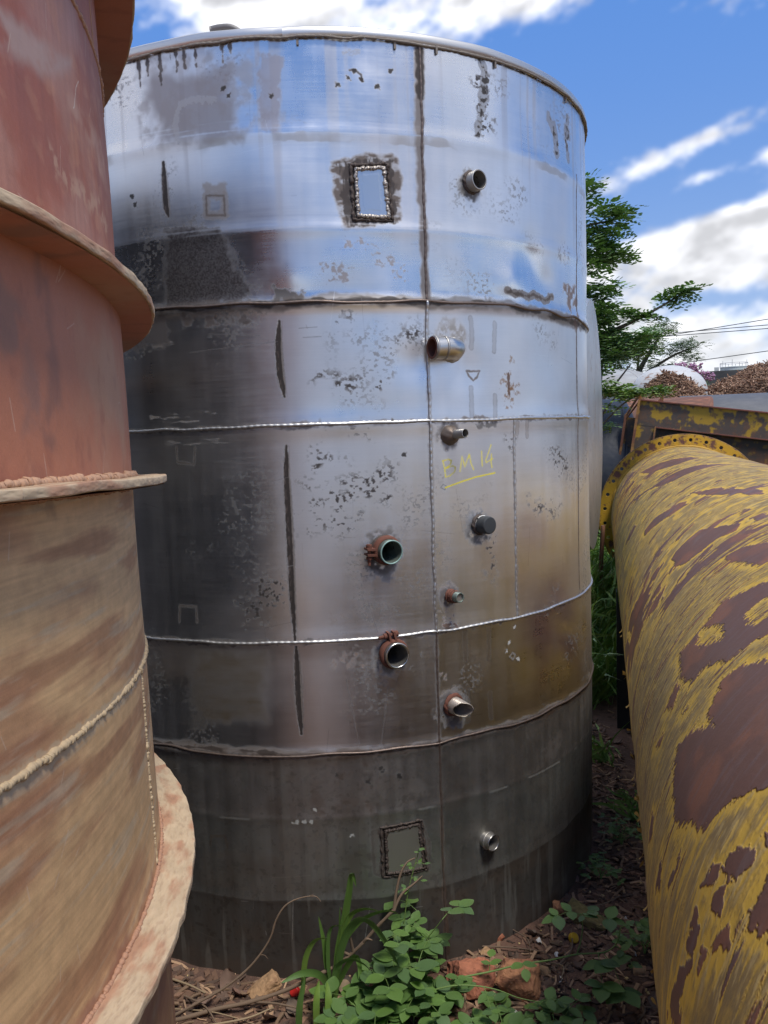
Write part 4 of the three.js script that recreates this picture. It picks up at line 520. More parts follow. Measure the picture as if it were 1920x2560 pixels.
/* ---------- grass that nobody could count ---------- */
{
  const r = rng(5), tufts = [];
  for (let k = 0; k < 3; k++) { const gs = []; for (let i = 0; i < 9; i++) gs.push(bladeGeo(arch(r, .22 + r() * .3, r() * 6.28, .25 + r() * .5, r() * .9).map(p => p.add(V((r() - .5) * .1, 0, (r() - .5) * .1))), .009 + r() * .006, 6)); tufts.push(mergeGeometries(gs)); }
  const spots = [];
  const ok = (x, z) => { const dt = Math.hypot(x - TK.x, z - TK.z); const px = PP.x + (z - PP.z) * -.268 * 1, ax = Math.abs(x - (PP.x - (z - PP.z) * .2685)); return dt > 1.12 && !(ax < .66 && z > -7.4) && Math.hypot(x - RV.x, z - RV.z) > 1.55; };
  for (let k = 0; k < 9000; k++) { const z = -3.9 - Math.pow(r(), 1.4) * 24, x = -3 + r() * (9 + -z * .75); if (ok(x, z) && r() < ss(-4.4, -5.6, z)) spots.push([x, z, .65 + r() * .75]); }
  for (let k = 0; k < 1800; k++) { const z = -3.9 - r() * 6.5, x = .85 + r() * (1.1 + (-z - 3.9) * .28); if (ok(x, z) && z < -4.7 + (r() - .5) * .5) spots.push([x, z, .7 + r() * .8]); }
  for (let k = 0; k < 1500; k++) { const z = 16 + r() * 14, x = (r() - .5) * 50; if (ok(x, z)) spots.push([x, z, .4 + r() * .5]); }
  for (let k = 0; k < 3; k++) { const mine = spots.filter((_, i) => i % 3 === k), im = new THREE.InstancedMesh(tufts[k], [W1, W2, W3][k], mine.length); const M = new THREE.Matrix4(), q = new THREE.Quaternion(); mine.forEach(([x, z, s], i) => { q.setFromAxisAngle(V(0, 1, 0), r() * 6.28); M.compose(V(x, groundH(x, z) - .01, z), q, V(s, s * (.8 + r() * .5), s)); im.setMatrixAt(i, M); im.setColorAt(i, new THREE.Color().setRGB(.75 + r() * .5, .8 + r() * .35, .7 + r() * .4)); }); im.name = numbered('wild_grass'); im.castShadow = im.receiveShadow = true; im.userData = { kind: 'stuff', label: 'wild green grass covering the yard beyond the tanks', category: 'grass' }; scene.add(im); }
}

/* ---------- things behind ---------- */
{
  const R = rng(17);
  const steelB = (() => { const S = new Sheet(320, 320, 0, 2, 0, 2); S.each((x, y, i) => { const a = fbm(x * 4, y * 4, 4), b = fbm(x * 30, y * 3, 3), f = N(x * 300, y * 300), d = ss(.62, .8, fbm(x * 16 + 4, y * 16, 4)); let c = [.58, .58, .57].map(q => q * (.85 + .3 * a)); c = c.map((q, j) => lerp(q, [.3, .22, .17][j], d * .6)); S.set(i, c, .36 + .18 * b + .04 * f, 1 - d * .5, a); }); return S.material(.002); })();
  const paint = (c1, c2, k0, k1, ro, f1 = 5, c3 = null) => { const S = new Sheet(320, 320, 0, 2, 0, 2); S.each((x, y, i) => { const a = fbm(x * f1, y * f1, 5), b = fbm(x * 24, y * 24, 4), st = fbm(x * 30, y * 2.5, 3), f = N(x * 300, y * 300), k = ss(k0, k1, a * .6 + b * .25 + st * .15); let c = c1.map((q, j) => lerp(q, c2[j], k)); if (c3) c = c.map((q, j) => lerp(q, c3[j], ss(.55, .7, b) * .7)); S.set(i, c.map(q => q * (.85 + .3 * f * b)), ro + .15 * b, 0, a * .5 + b * .5); }); return S.material(.003); };
  const uvm = (g, s) => { const u = g.attributes.uv; for (let i = 0; i < u.count; i++) u.setXY(i, u.getX(i) * s[0], u.getY(i) * s[1]); return g; };
  // lying steel tank whose end shows past the first one
  { const t = thing('lying_steel_tank', 'lying stainless steel tank whose round end shows behind the tall steel tank', 'tank'); t.position.set(1.545, 1.58, -6.0); t.rotation.y = -(14.8 + 4.5) * D2R; // axis along local x
    const Rr = .9; mesh('shell', uvm(lathe([[Rr - .004, 0], [Rr, .0], [Rr, .34]], 120), [3, .2]).rotateZ(Math.PI / 2), steelB, t); mesh('shell', uvm(lathe([[Rr, .345], [Rr, 3.4]], 120), [3, 1.5]).rotateZ(Math.PI / 2), steelB, t);
    mesh('end_plate', new THREE.CircleGeometry(Rr - .004, 120).rotateY(Math.PI / 2), steelB, t); mesh('weld_seam', new THREE.TorusGeometry(Rr, .005, 6, 160).rotateY(Math.PI / 2).translate(-.342, 0, 0), mat(.28, .17, .12, .7, .4), t);
    const seam = new THREE.TorusGeometry(Rr + .001, .004, 6, 160).rotateY(Math.PI / 2).translate(-.02, 0, 0); mesh('weld_seam', seam, steelB, t);
    for (const x of [-.7, -2.7]) { const s = new THREE.Shape(); s.moveTo(-.75, -1.6); s.lineTo(.75, -1.6); s.lineTo(.75, -.5); for (let k = 0; k <= 20; k++) { const a = lerp(-.59, -Math.PI + .59, k / 20); s.lineTo(.905 * Math.cos(a), .905 * Math.sin(a)); } s.lineTo(-.75, -.5); mesh('saddle', new THREE.ExtrudeGeometry(s, { depth: .1, bevelEnabled: false }).rotateY(Math.PI / 2).translate(x, 0, 0), mat(.12, .07, .05, .8), t); } }
  // dark navy tank
  { const t = thing('navy_tank', 'dark navy blue lying tank between the steel tank and the yellow frame', 'tank'); t.position.set(2.78, .95, -9.6); t.rotation.y = -.2; const m = paint([.016, .021, .032], [.03, .034, .04], .4, .7, .45), Rr = .92; mesh('shell', uvm(lathe([[Rr, 0], [Rr, 3.6]], 90), [3, 2]).rotateZ(Math.PI / 2), m, t); mesh('end_plate', rough(new THREE.SphereGeometry(Rr, 48, 20, 0, Math.PI * 2, 0, Math.PI / 2).scale(1, .25, 1).rotateZ(-Math.PI / 2), .004, 6), m, t); mesh('end_rim', new THREE.TorusGeometry(Rr, .012, 8, 90).rotateY(Math.PI / 2), m, t); mesh('support', box(.2, .3, 1.2, -.7, -.86, 0), m, t); mesh('support', box(.2, .3, 1.2, -2.9, -.86, 0), m, t); }
  // yellow frame of channel beams
  { const t = thing('channel_beam_gantry', 'rusty yellow frame of channel beams behind the yellow pipe flange', 'gantry');
    const o = V(2.697, 1.827, -8.586), u = V(1.131, -.184, .441).normalize(), v0 = V(-.085, -.515, -.05).normalize(), v = v0.clone().addScaledVector(u, -v0.dot(u)).normalize(), w = u.clone().cross(v).negate(); // v points down, w toward the camera
    if (w.z < 0) w.negate(); const up = v.clone().negate(), ww = u.clone().cross(up); t.position.copy(o); t.quaternion.setFromRotationMatrix(new THREE.Matrix4().makeBasis(u, up, ww));
    const ym = paint([.50, .30, .03], [.115, .085, .065], .44, .52, .6, 9, [.17, .09, .05]), gm = paint([.085, .075, .068], [.17, .085, .05], .5, .7, .65, 4, [.3, .2, .05]), rm = paint([.24, .085, .055], [.15, .07, .05], .45, .65, .8), em = paint([.40, .20, .06], [.22, .09, .05], .45, .6, .7);
    const part = (name, m, x0, x1, y0, y1, z0, z1, rotZ = 0) => { const g = new THREE.BoxGeometry(x1 - x0, y1 - y0, z1 - z0); const p = g.attributes.position, uu = g.attributes.uv, nn = g.attributes.normal; g.translate((x0 + x1) / 2, (y0 + y1) / 2, (z0 + z1) / 2); for (let i = 0; i < p.count; i++) uu.setXY(i, (Math.abs(nn.getX(i)) > .5 ? p.getZ(i) : p.getX(i)) * .5, (Math.abs(nn.getY(i)) > .5 ? p.getZ(i) : p.getY(i)) * .5); if (rotZ) g.rotateZ(rotZ); return mesh(name, g, m, t); };
    part('beam_web', ym, .0, 4.2, -.262, -.008, -.012, 0); part('beam_flange', rm, -.01, 4.2, -.008, .004, -.09, .03); part('beam_flange', rm, .205, 4.2, -.272, -.262, -.09, .03);
    part('post_web', ym, .012, .19, -1.75, -.262, -.013, -.002); part('post_flange', em, -.012, .012, -1.75, -.004, -.09, .035); part('post_flange', em, .19, .205, -1.75, -.262, -.09, .03);
    part('beam_web', gm, -.1, 4.2, -.55, -.285, -.62, -.608); part('beam_flange', rm, -.1, 4.2, -.562, -.55, -.70, -.56); part('beam_flange', rm, -.1, 4.2, -.285, -.274, -.70, -.56);
    part('post_flange', em, -.135, -.112, -1.75, -.17, -.2, -.09); part('post_web', gm, -.112, -.02, -1.75, -.2, -.16, -.15);
    const br = (a, b, r0) => mesh('brace', tube([V(...a), V(...b)], r0, 4), em, t); br([-.13, -.2, -.12], [-.005, .06, -.02], .016); br([-.13, -.24, -.12], [.0, -.02, -.02], .012);
    for (const x of [.0, .215]) { const s = new THREE.Shape(); s.moveTo(x - .035, 0); s.lineTo(x + .02, 0); s.lineTo(x + .008, .075); mesh('gusset', new THREE.ExtrudeGeometry(s, { depth: .012, bevelEnabled: false }).translate(0, .004, -.05), em, t); }
    for (const z of [-.6, -.05]) part('sill_beam', rm, -.15, 4.2, -1.82, -1.72, z - .06, z + .05); }
  { const t = thing('rusty_pipe', 'short rusty brown pipe lying behind the yellow frame', 'pipe'); t.position.set(4.05, 1.42, -10.1); t.rotation.y = -.36; const m = paint([.17, .085, .06], [.24, .10, .06], .4, .65, .7, 5, [.33, .15, .09]); mesh('pipe_shell', uvm(lathe([[.43, -.02], [.455, .0], [.46, .04], [.46, 1.6]], 70), [2, 1]).rotateZ(Math.PI / 2), m, t); mesh('end_plate', new THREE.CircleGeometry(.44, 50).rotateY(Math.PI / 2), m, t); mesh('trestle', box(.14, .98, .7, -.4, -.93, 0), m, t); mesh('trestle', box(.14, .98, .7, -1.2, -.93, 0), m, t); }
  { const t = thing('grey_pipe', 'large grey pipe lying in front of the mulch heap', 'pipe'); t.position.set(3.95, 1.33, -10.9); t.rotation.y = -.28; const m = paint([.115, .12, .13], [.15, .15, .155], .4, .7, .55); mesh('pipe_shell', uvm(lathe([[.54, 0], [.58, .0], [.58, 6]], 80), [2, 3]).rotateZ(-Math.PI / 2), m, t); mesh('end_face', new THREE.RingGeometry(.53, .58, 60).rotateY(Math.PI / 2), m, t); mesh('pipe_liner', lathe([[.54, 0], [.53, 6]], 60).rotateZ(-Math.PI / 2), mat(.03, .03, .03, .8), t); for (const x of [.8, 3.2, 5.2]) mesh('trestle', box(.2, .77, .9, x, -.95, 0), m, t); }
  // mulch heaps
  { const chips = []; for (let k = 0; k < 5; k++) { const g = box(.035 + R() * .06, .005, .007 + R() * .01); chips.push(rough(g, .008, 40, k)); }
    const hm = paint([.19, .105, .065], [.11, .06, .04], .4, .65, .9), cm = mat(.36, .235, .155, .9), cm2 = mat(.26, .15, .095, .9);
    const heap = (label, cx, cz, top, rx, rz, seed, n) => { const t = thing('mulch_heap', label, 'mulch heap', 'heaps of shredded wood'); t.position.set(cx, 0, cz); const hf = (x, z) => { const d = Math.hypot(x / rx, z / rz), k = Math.max(0, 1 - d); return top * Math.pow(k * (2 - k) * .6 + k * .4, .9) * (1 + (fbm(x * .9 + seed, z * .9, 4) - .5) * .25 * k) + (fbm(x * 4 + seed, z * 4, 3) - .5) * .22 * Math.min(1, k * 4) - .03; };
      const w = 70, pos = [], idx = [], uv = []; for (let j = 0; j <= w; j++) for (let i = 0; i <= w; i++) { const x = (i / w * 2 - 1) * rx * 1.05, z = (j / w * 2 - 1) * rz * 1.05; pos.push(x, hf(x, z), z); uv.push(x, z); if (i < w && j < w) { const a = j * (w + 1) + i; idx.push(a, a + w + 1, a + 1, a + 1, a + w + 1, a + w + 2); } } mesh('heap', geom(pos, idx, uv), hm, t);
      for (let c = 0; c < 2; c++) { const im = new THREE.InstancedMesh(mergeGeometries(chips.slice(c * 2, c * 2 + 3).map((g, k) => g.clone().rotateY(k).translate(k * .05 - .05, k * .01, 0))), c ? cm : cm2, n); const M = new THREE.Matrix4(), e = new THREE.Euler(), q = new THREE.Quaternion(); for (let i = 0; i < n; i++) { const a = R() * 6.28, d = Math.sqrt(R()) * .95, x = Math.cos(a) * d * rx, z = Math.sin(a) * d * rz; q.setFromEuler(e.set((R() - .5) * 1.6, R() * 6.28, (R() - .5) * 1.6)); const s = .7 + R() * .9; M.compose(V(x, hf(x, z) + .02, z), q, V(s, s, s)); im.setMatrixAt(i, M); im.setColorAt(i, new THREE.Color().setScalar(.6 + R() * .8)); } im.name = 'wood_shreds'; im.userData.kind = 'stuff'; im.castShadow = im.receiveShadow = true; t.add(im); } };
    heap('smaller heap of brown shredded wood in front of the white domed tank', 4.66, -13.25, 2.22, 1.9, 1.9, 3, 9000); heap('larger heap of brown shredded wood in front of the concrete wall', 7.2, -15.1, 2.62, 3.0, 2.6, 31, 12000); }
  // domed tanks
  const dome = (label, x, z, Rr, body, top, m, rib) => { const t = thing('domed_tank', label, 'tank', 'upright domed tanks'); t.position.set(x, 0, z); mesh('shell', lathe([[Rr, 0], [Rr, body]], 60), m, t); const d = mesh('dome', new THREE.SphereGeometry(Rr, 60, 20, 0, Math.PI * 2, 0, Math.PI / 2).scale(1, (top - body) / Rr, 1).translate(0, body, 0), m, t); mesh('dome_rim', rough(new THREE.TorusGeometry(Rr, .018, 6, 90).rotateX(Math.PI / 2).translate(0, body, 0), .02, 9), mat(.20, .09, .055, .85), t); for (let k = 0; k < rib; k++) { const a = k / rib * Math.PI * 2; mesh('dome_seam', tube(Array.from({ length: 14 }, (_, i) => { const e = i / 13 * Math.PI / 2; return V(Math.cos(a) * Math.cos(e) * Rr, body + Math.sin(e) * (top - body), Math.sin(a) * Math.cos(e) * Rr); }), .008, 5), mat(.4, .38, .36, .8), t); } };
  dome('white domed tank with rusty rim behind the smaller mulch heap', 5.19, -14.87, .66, 2.1, 2.58, paint([.62, .62, .60], [.30, .16, .10], .60, .68, .5), 0);
  dome('grey ribbed domed tank beside the white domed tank', 4.6, -16.2, .95, 2.1, 2.62, paint([.42, .43, .42], [.34, .33, .32], .4, .7, .6), 10);
  { const t = mesh('concrete_wall', box(34, 3.16, .2, 0, 1.58, 0), paint([.10, .10, .095], [.055, .055, .055], .4, .65, .9)); t.position.set(22, 0, -23.2); t.rotation.y = -.36; tag(t, 'dark grey concrete boundary wall behind the mulch heaps', 'wall'); }
  { const t = thing('storage_tank', 'far pale green round storage tank with railing above the wall', 'tank'); t.position.set(23.63, 0, -55.2); mesh('shell', lathe([[.85, 0], [.85, 4.98]], 50), mat(.52, .58, .54, .5), t); mesh('roof', lathe([[0, 5.06], [.88, 4.99], [.88, 4.95]], 50), mat(.5, .55, .52, .5), t); for (let k = 0; k < 12; k++) { const a = k / 12 * 6.283; mesh('rail_post', tube([V(.86 * Math.cos(a), 4.98, .86 * Math.sin(a)), V(.86 * Math.cos(a), k % 4 ? 5.25 : 5.45, .86 * Math.sin(a))], .016, 4), mat(.4, .4, .4, .6), t); } mesh('rail', new THREE.TorusGeometry(.86, .014, 4, 40).rotateX(Math.PI / 2).translate(0, 5.24, 0), mat(.4, .4, .4, .6), t); mesh('side_rail', box(.3, .5, .02, -1.15, 4.75, 0), mat(.45, .48, .46, .6), t); }
  const wire = mat(.03, .035, .04, .6);
  for (const [y0, y1, lab] of [[4.03, 4.24, 'uppermost thin power line crossing the cloudy sky'], [4.06, 4.085, 'power line just under the uppermost one'], [3.98, 3.99, 'power line in the middle of the four'], [3.20, 3.386, 'lowest power line, sloping just above the wall']]) { const a = V(8.57, y0, -23.49), b = V(10.61, y1, -22.64), d = b.clone().sub(a); const p0 = a.clone().addScaledVector(d, -3.5), p1 = b.clone().addScaledVector(d, 6); const w = mesh('power_line', tube(Array.from({ length: 20 }, (_, k) => p0.clone().lerp(p1, k / 19)), .011, 5), wire); tag(w, lab, 'power line'); }

  /* trees: limbs, and leaves in flat sprays */
  const sprayGeo = (r, len, nl, lw, ll) => { const gs = []; for (let i = 0; i < nl; i++) { const t = (i + 1) / nl; for (const s of [-1, 1]) { const g = new THREE.PlaneGeometry(ll * (1 - .3 * t), lw, 2, 1); const p = g.attributes.position; for (let k = 0; k < p.count; k++) if (Math.abs(p.getX(k)) > ll * .2) p.setY(k, p.getY(k) * .35); g.rotateX(-Math.PI / 2 + (r() - .5) * .7); g.translate(ll * .45, 0, 0); g.rotateY(s * (1.0 + r() * .3)); g.translate(t * len, -t * t * len * .25, 0); gs.push(g); } } return mergeGeometries(gs); };
  const foliage = (pads, n, r, spray) => { const out = []; for (const [x, y, z, rx, ry, rz, wgt = 1] of pads) for (let k = 0; k < n * wgt; k++) { let a, b, c; do { a = r() * 2 - 1; b = r() * 2 - 1; c = r() * 2 - 1; } while (a * a + b * b + c * c > 1); const clump = fbm((x + a * rx) * 5 + 3, (y + b * ry) * 9 + (z + c * rz) * 4, 2); if (clump < .42) continue; const g = spray[Math.floor(r() * spray.length)].clone(); g.scale(.7 + r() * .6, 1, .7 + r() * .6); g.rotateZ((r() - .5) * .9); g.rotateX((r() - .5) * .7); g.rotateY(r() * 6.28); g.translate(x + a * rx, y + b * ry, z + c * rz); out.push(g); } return mergeGeometries(out); };
  const limb = (pts, r0, r1) => tube(smooth(pts, 14), (run, t) => lerp(r0, r1, t), 6);
  const tree = (name, label, limbs, pads, n, m, seed, spray, group) => { const r = rng(seed), t = thing(name, label, 'tree', group); const sp = Array.from({ length: 4 }, () => sprayGeo(r, ...spray)); const gs = limbs.map(l => limb(l[0], l[1], l[2])); mesh('trunk', gs[0], bark, t); if (gs.length > 1) mesh('limbs', mergeGeometries(gs.slice(1)), bark, t); const half = pads.length > 1 ? pads : pads; mesh('crown', foliage(half, n, r, sp), m, t); return t; };
  tree('leafy_tree', 'leafy green tree with flat layered branches rising behind the steel tanks', [[[[.6, -.1, -10.2], [.62, 1.6, -10.1], [.7, 3, -10], [.75, 4.6, -9.8]], .13, .04], [[[.7, 2.6, -10], [1.6, 3.1, -9.3], [2.4, 3.3, -8.8]], .05, .008], [[[.72, 3.2, -10], [1.6, 3.6, -9.3], [2.6, 3.7, -8.7]], .045, .006], [[[.7, 2.0, -10], [1.7, 2.3, -9.2], [2.62, 2.62, -8.6], [3.15, 2.9, -8.4]], .045, .005], [[[.74, 4, -9.9], [1.6, 4.0, -9.2], [2.3, 4.0, -8.8]], .04, .006], [[[.68, 2.2, -10], [1.7, 2.6, -9.2], [2.5, 2.75, -8.6]], .04, .006], [[[.66, 1.4, -10.1], [1.6, 2.0, -9.2], [2.3, 2.45, -8.7]], .04, .006]],
    [[2.18, 4.0, -8.8, .16, .17, .3, 1], [2.36, 3.72, -8.7, .34, .12, .3, 1.5], [2.32, 3.52, -8.7, .28, .09, .3, 1.0], [2.36, 3.33, -8.7, .3, .10, .3, 1.3], [2.2, 3.18, -8.7, .18, .07, .3, .5], [2.28, 2.98, -8.7, .24, .11, .3, 1], [2.26, 2.72, -8.7, .32, .13, .3, 1.4], [2.34, 2.46, -8.7, .36, .12, .3, 1.5], [2.72, 2.68, -8.55, .16, .04, .1, .35], [2.9, 2.8, -8.5, .2, .06, .12, .6], [3.08, 2.9, -8.42, .14, .05, .1, .45], [1.6, 3.6, -9.2, .7, .6, .6, 4], [1.2, 4.1, -9.6, .7, .5, .6, 2], [2.2, 2.25, -8.7, .22, .12, .3, .8], [2.5, 2.3, -8.7, .2, .07, .3, .5]], 210, TL, 3, [.13, 3, .034, .062]);
  tree('feathery_tree', 'airy tree with feathery pale crown standing behind the domed tanks', [[[[5.3, -.1, -18], [5.35, 1.5, -17.9], [5.5, 2.6, -17.6], [5.8, 3.3, -17.2]], .12, .03], [[[5.4, 2.2, -17.8], [5, 2.9, -17.4], [4.7, 3.2, -17.2]], .04, .01], [[[5.5, 2.5, -17.6], [6.0, 2.9, -17], [6.5, 3.1, -16.8]], .04, .01], [[[5.45, 2.4, -17.6], [5.4, 3, -17.2], [5.4, 3.4, -17]], .03, .01]],
    [[5.85, 3.5, -17.1, .3, .12, .4, 1], [6.3, 3.12, -16.9, .4, .14, .4, 1.2], [5.5, 3.2, -17.1, .4, .16, .4, 1.2], [4.95, 3.15, -17.3, .5, .2, .5, 1.3], [5.9, 3.05, -17, .5, .14, .4, .9], [6.35, 2.9, -16.9, .25, .1, .4, .6], [5.0, 2.7, -17.3, .6, .3, .5, 2.2], [5.6, 2.7, -17.2, .5, .22, .4, 1.4], [6.1, 2.6, -17, .3, .2, .4, .8]], 190, leafM(.12, .19, .065), 8, [.16, 4, .022, .055]);
  tree('broad_tree', 'dark leafy tree filling the gap between the layered tree and the domed tanks', [[[[3.4, -.1, -13.6], [3.5, 1.4, -13.5], [3.6, 2.6, -13.4]], .1, .03], [[[3.5, 1.8, -13.5], [4, 2.5, -13.2]], .03, .01]], [[3.75, 2.85, -13.4, .55, .3, .4, 2.2], [4.2, 2.8, -13.3, .35, .2, .4, 1.2], [3.5, 3.3, -13.5, .4, .2, .4, 1.2], [4.35, 3.0, -13.4, .3, .12, .3, .7]], 200, TL, 12, [.14, 3, .04, .07]);
  tree('flowering_shrub', 'shrub with clusters of pink blossom beside the white domed tank', [[[[6.0, -.05, -16.4], [6.02, 1.2, -16.3], [6.05, 2.2, -16.2]], .05, .015]], [[5.95, 2.4, -16.1, .38, .3, .3, 2], [6.2, 2.1, -16, .35, .4, .3, 2]], 130, TL, 21, [.12, 5, .02, .045]).add((() => { const r = rng(33), gs = []; for (let k = 0; k < 240; k++) { const g = new THREE.OctahedronGeometry(.018 + r() * .014); const c = [[5.78, 2.62], [5.95, 2.55], [6.1, 2.48], [6.2, 2.42], [6.3, 2.4], [6.05, 2.6], [5.86, 2.5]][k % 7]; g.translate(c[0] + (r() - .5) * .16, c[1] + (r() - .5) * .14, -15.85 + (r() - .5) * .3); gs.push(g); } const m = new THREE.Mesh(mergeGeometries(gs), pinkM); m.name = 'blossom'; m.castShadow = true; return m; })());
  tree('bushy_sapling', 'green sapling drooping over the navy tank beside the lying steel tank', [[[[1.75, -.05, -7.6], [1.8, .8, -7.5], [1.95, 1.6, -7.4], [2.1, 1.85, -7.3]], .025, .006], [[[1.9, 1.5, -7.4], [2.2, 1.8, -7.25], [2.45, 1.86, -7.1]], .01, .003]], [[2.0, 1.9, -7.25, .14, .07, .12, .8], [2.18, 1.86, -7.2, .16, .05, .1, .8], [2.4, 1.86, -7.12, .1, .04, .1, .5], [2.0, 1.75, -7.25, .1, .05, .1, .4], [1.98, 1.6, -7.25, .05, .05, .08, .2], [2.03, 1.7, -7.2, .08, .04, .08, .3]], 130, G3, 41, [.09, 3, .026, .045]);
}

/* ---------- foreground: stones, litter, twigs, weeds ---------- */
{
  const R = rng(77);
  // chips and straw strewn on the soil
  { const kinds = [[[.05, .003, .006], mat(.30, .19, .115, .9), 2600], [[.022, .004, .012], mat(.17, .095, .06, .9), 5200], [[.03, .0025, .018], mat(.11, .07, .05, .9), 3200], [[.006, .003, .005], mat(.50, .36, .16, .8), 900]];
    kinds.forEach(([d, m, n], k) => { const g = rough(new THREE.BoxGeometry(d[0], d[1], d[2], 3, 1, 1), d[2] * .9, 90, k), im = new THREE.InstancedMesh(g, m, n), M = new THREE.Matrix4(), q = new THREE.Quaternion(), e = new THREE.Euler(); let c = 0; while (c < n) { const t = R(), x = t < .7 ? -.9 + R() * 2.0 : (R() - .5) * 6, z = t < .7 ? -1.7 - R() * 2.6 : 3 - R() * 9; if (Math.hypot(x - TK.x, z - TK.z) < 1.04) continue; q.setFromEuler(e.set((R() - .5) * .9, R() * 6.28, (R() - .5) * .9)); const s = .5 + R() * 1.1; M.compose(V(x, groundH(x, z) + .003, z), q, V(s, s, s * (.6 + R() * .8))); im.setMatrixAt(c, M); im.setColorAt(c, new THREE.Color().setScalar(.55 + R() * .9)); c++; } im.name = numbered('wood_chip_litter'); im.castShadow = im.receiveShadow = true; im.userData = { kind: 'stuff', label: 'bark chips and dry scraps strewn over the soil', category: 'litter' }; scene.add(im); }); }
  // broken bricks and stones
  const stoneM = (c1, c2, sc) => { const S = new Sheet(160, 160, 0, .5, 0, .5); S.each((x, y, i) => { const a = fbm(x * 22, y * 22, 4), b = fbm(x * 110, y * 110, 3), f = N(x * 500, y * 500); let c = c1.map((q, j) => lerp(q, c2[j], ss(.4, .7, a))); S.set(i, c.map(q => q * (.75 + .5 * b)), .9, 0, a * .4 + b * .5 + f * .2); }); return S.material(.006); };
  const stone = (name, label, cat, x, z, sx, sy, sz, rot, m, seed, group) => { const r = rng(seed), pts = []; for (let k = 0; k < 26; k++) { const p = V(r() * 2 - 1, r() * 2 - 1, r() * 2 - 1); const mx = Math.max(Math.abs(p.x), Math.abs(p.y), Math.abs(p.z)); p.multiplyScalar((.8 + r() * .2) / mx); const l = p.length(); if (l > 1.32) p.multiplyScalar(1.32 / l); pts.push(V(p.x * sx, p.y * sy, p.z * sz)); } let g = new ConvexGeometry(pts); for (let it = 0; it < 3; it++) { const a = g.attributes.position, o = []; for (let i = 0; i < a.count; i += 3) { const A = V(a.getX(i), a.getY(i), a.getZ(i)), B = V(a.getX(i + 1), a.getY(i + 1), a.getZ(i + 1)), C = V(a.getX(i + 2), a.getY(i + 2), a.getZ(i + 2)), ab = A.clone().lerp(B, .5), bc = B.clone().lerp(C, .5), ca = C.clone().lerp(A, .5); for (const q of [A, ab, ca, ab, B, bc, ca, bc, C, ab, bc, ca]) o.push(q.x, q.y, q.z); } g = new THREE.BufferGeometry(); g.setAttribute('position', new THREE.Float32BufferAttribute(o, 3)); } rough(g, Math.min(sx, sy, sz) * .16, 55, seed); rough(g, Math.min(sx, sy, sz) * .09, 160, seed + 5); const p = g.attributes.position, nn = g.attributes.normal, uv = []; for (let i = 0; i < p.count; i++) { const ax = Math.abs(nn.getX(i)), ay = Math.abs(nn.getY(i)), az = Math.abs(nn.getZ(i)); uv.push(...(ay > ax && ay > az ? [p.getX(i) * 2, p.getZ(i) * 2] : ax > az ? [p.getZ(i) * 2, p.getY(i) * 2] : [p.getX(i) * 2, p.getY(i) * 2])); } g.setAttribute('uv', new THREE.Float32BufferAttribute(uv, 2)); const o = mesh(name, g, m); o.position.set(x, groundH(x, z) + sy * .55, z); o.rotation.set(...rot); tag(o, label, cat, group); return o; };
  const brickA = stoneM([.36, .135, .075], [.27, .10, .06]), brickB = stoneM([.38, .18, .09], [.26, .11, .06]), moss = stoneM([.21, .165, .06], [.12, .085, .04]), ochre = stoneM([.38, .23, .12], [.24, .13, .07]);
  stone('brick_fragment', 'larger red brick fragment, next to an orange-brown one below the tank', 'brick', .20, -2.20, .075, .058, .062, [.25, .5, -.35], brickA, 4); stone('brick_fragment', 'orange-brown brick fragment with broken ledge, touching the red one', 'brick', .335, -2.20, .066, .045, .055, [.15, -.35, .25], brickB, 9);
  stone('mossy_stone', 'yellow-brown mossy stone lying against the tank foot', 'stone', .62, -2.53, .085, .035, .045, [.5, -.75, .15], moss, 15); stone('brick_fragment', 'small orange brick chip beside the mossy stone', 'brick', .525, -2.56, .02, .03, .02, [.2, .4, .2], brickB, 19); stone('brick_fragment', 'flat red brick chip against the bottom edge of the tank', 'brick', .30, -2.43, .03, .012, .018, [.2, .4, .4], brickA, 24); stone('ochre_stone', 'ochre stone lying by the long twig under the tank', 'stone', -.39, -2.22, .05, .03, .035, [.2, .6, .5], ochre, 31);
  for (const [x, z, s, k] of [[.26, -2.36, .02, 3], [.42, -2.27, .022, 5], [-.05, -2.16, .016, 8], [.70, -2.25, .02, 11], [.62, -2.2, .015, 13], [.40, -2.12, .02, 17]]) stone('pebble', 'small brown pebble in the soil between the weeds', 'pebble', x, z, s, s * .6, s * .8, [k, k * 2, 0], ochre, k + 50, 'pebbles in the soil');
  // caps, stub and shell scraps
  const capGeo = (r, h) => lathe([[0, h], [r * .8, h], [r * .95, h * .92], [r, h * .7], [r, 0], [r * .9, 0], [r * .88, h * .75], [0, h * .8]], 28);
  const cap = (name, label, x, y, z, r, h, m, rot) => { const o = mesh(name, capGeo(r, h), m); o.position.set(x, groundH(x, z) + y, z); o.rotation.set(...rot); tag(o, label, 'bottle cap'); };
  cap('bottle_cap', 'red plastic bottle cap under the long twig', -.30, .016, -2.19, .014, .013, mat(.62, .03, .025, .35), [1.0, .3, .3]); cap('bottle_cap', 'yellow plastic bottle cap beside the mossy stone', .545, .012, -2.43, .016, .013, mat(.62, .36, .02, .4), [.9, .1, -.5]);
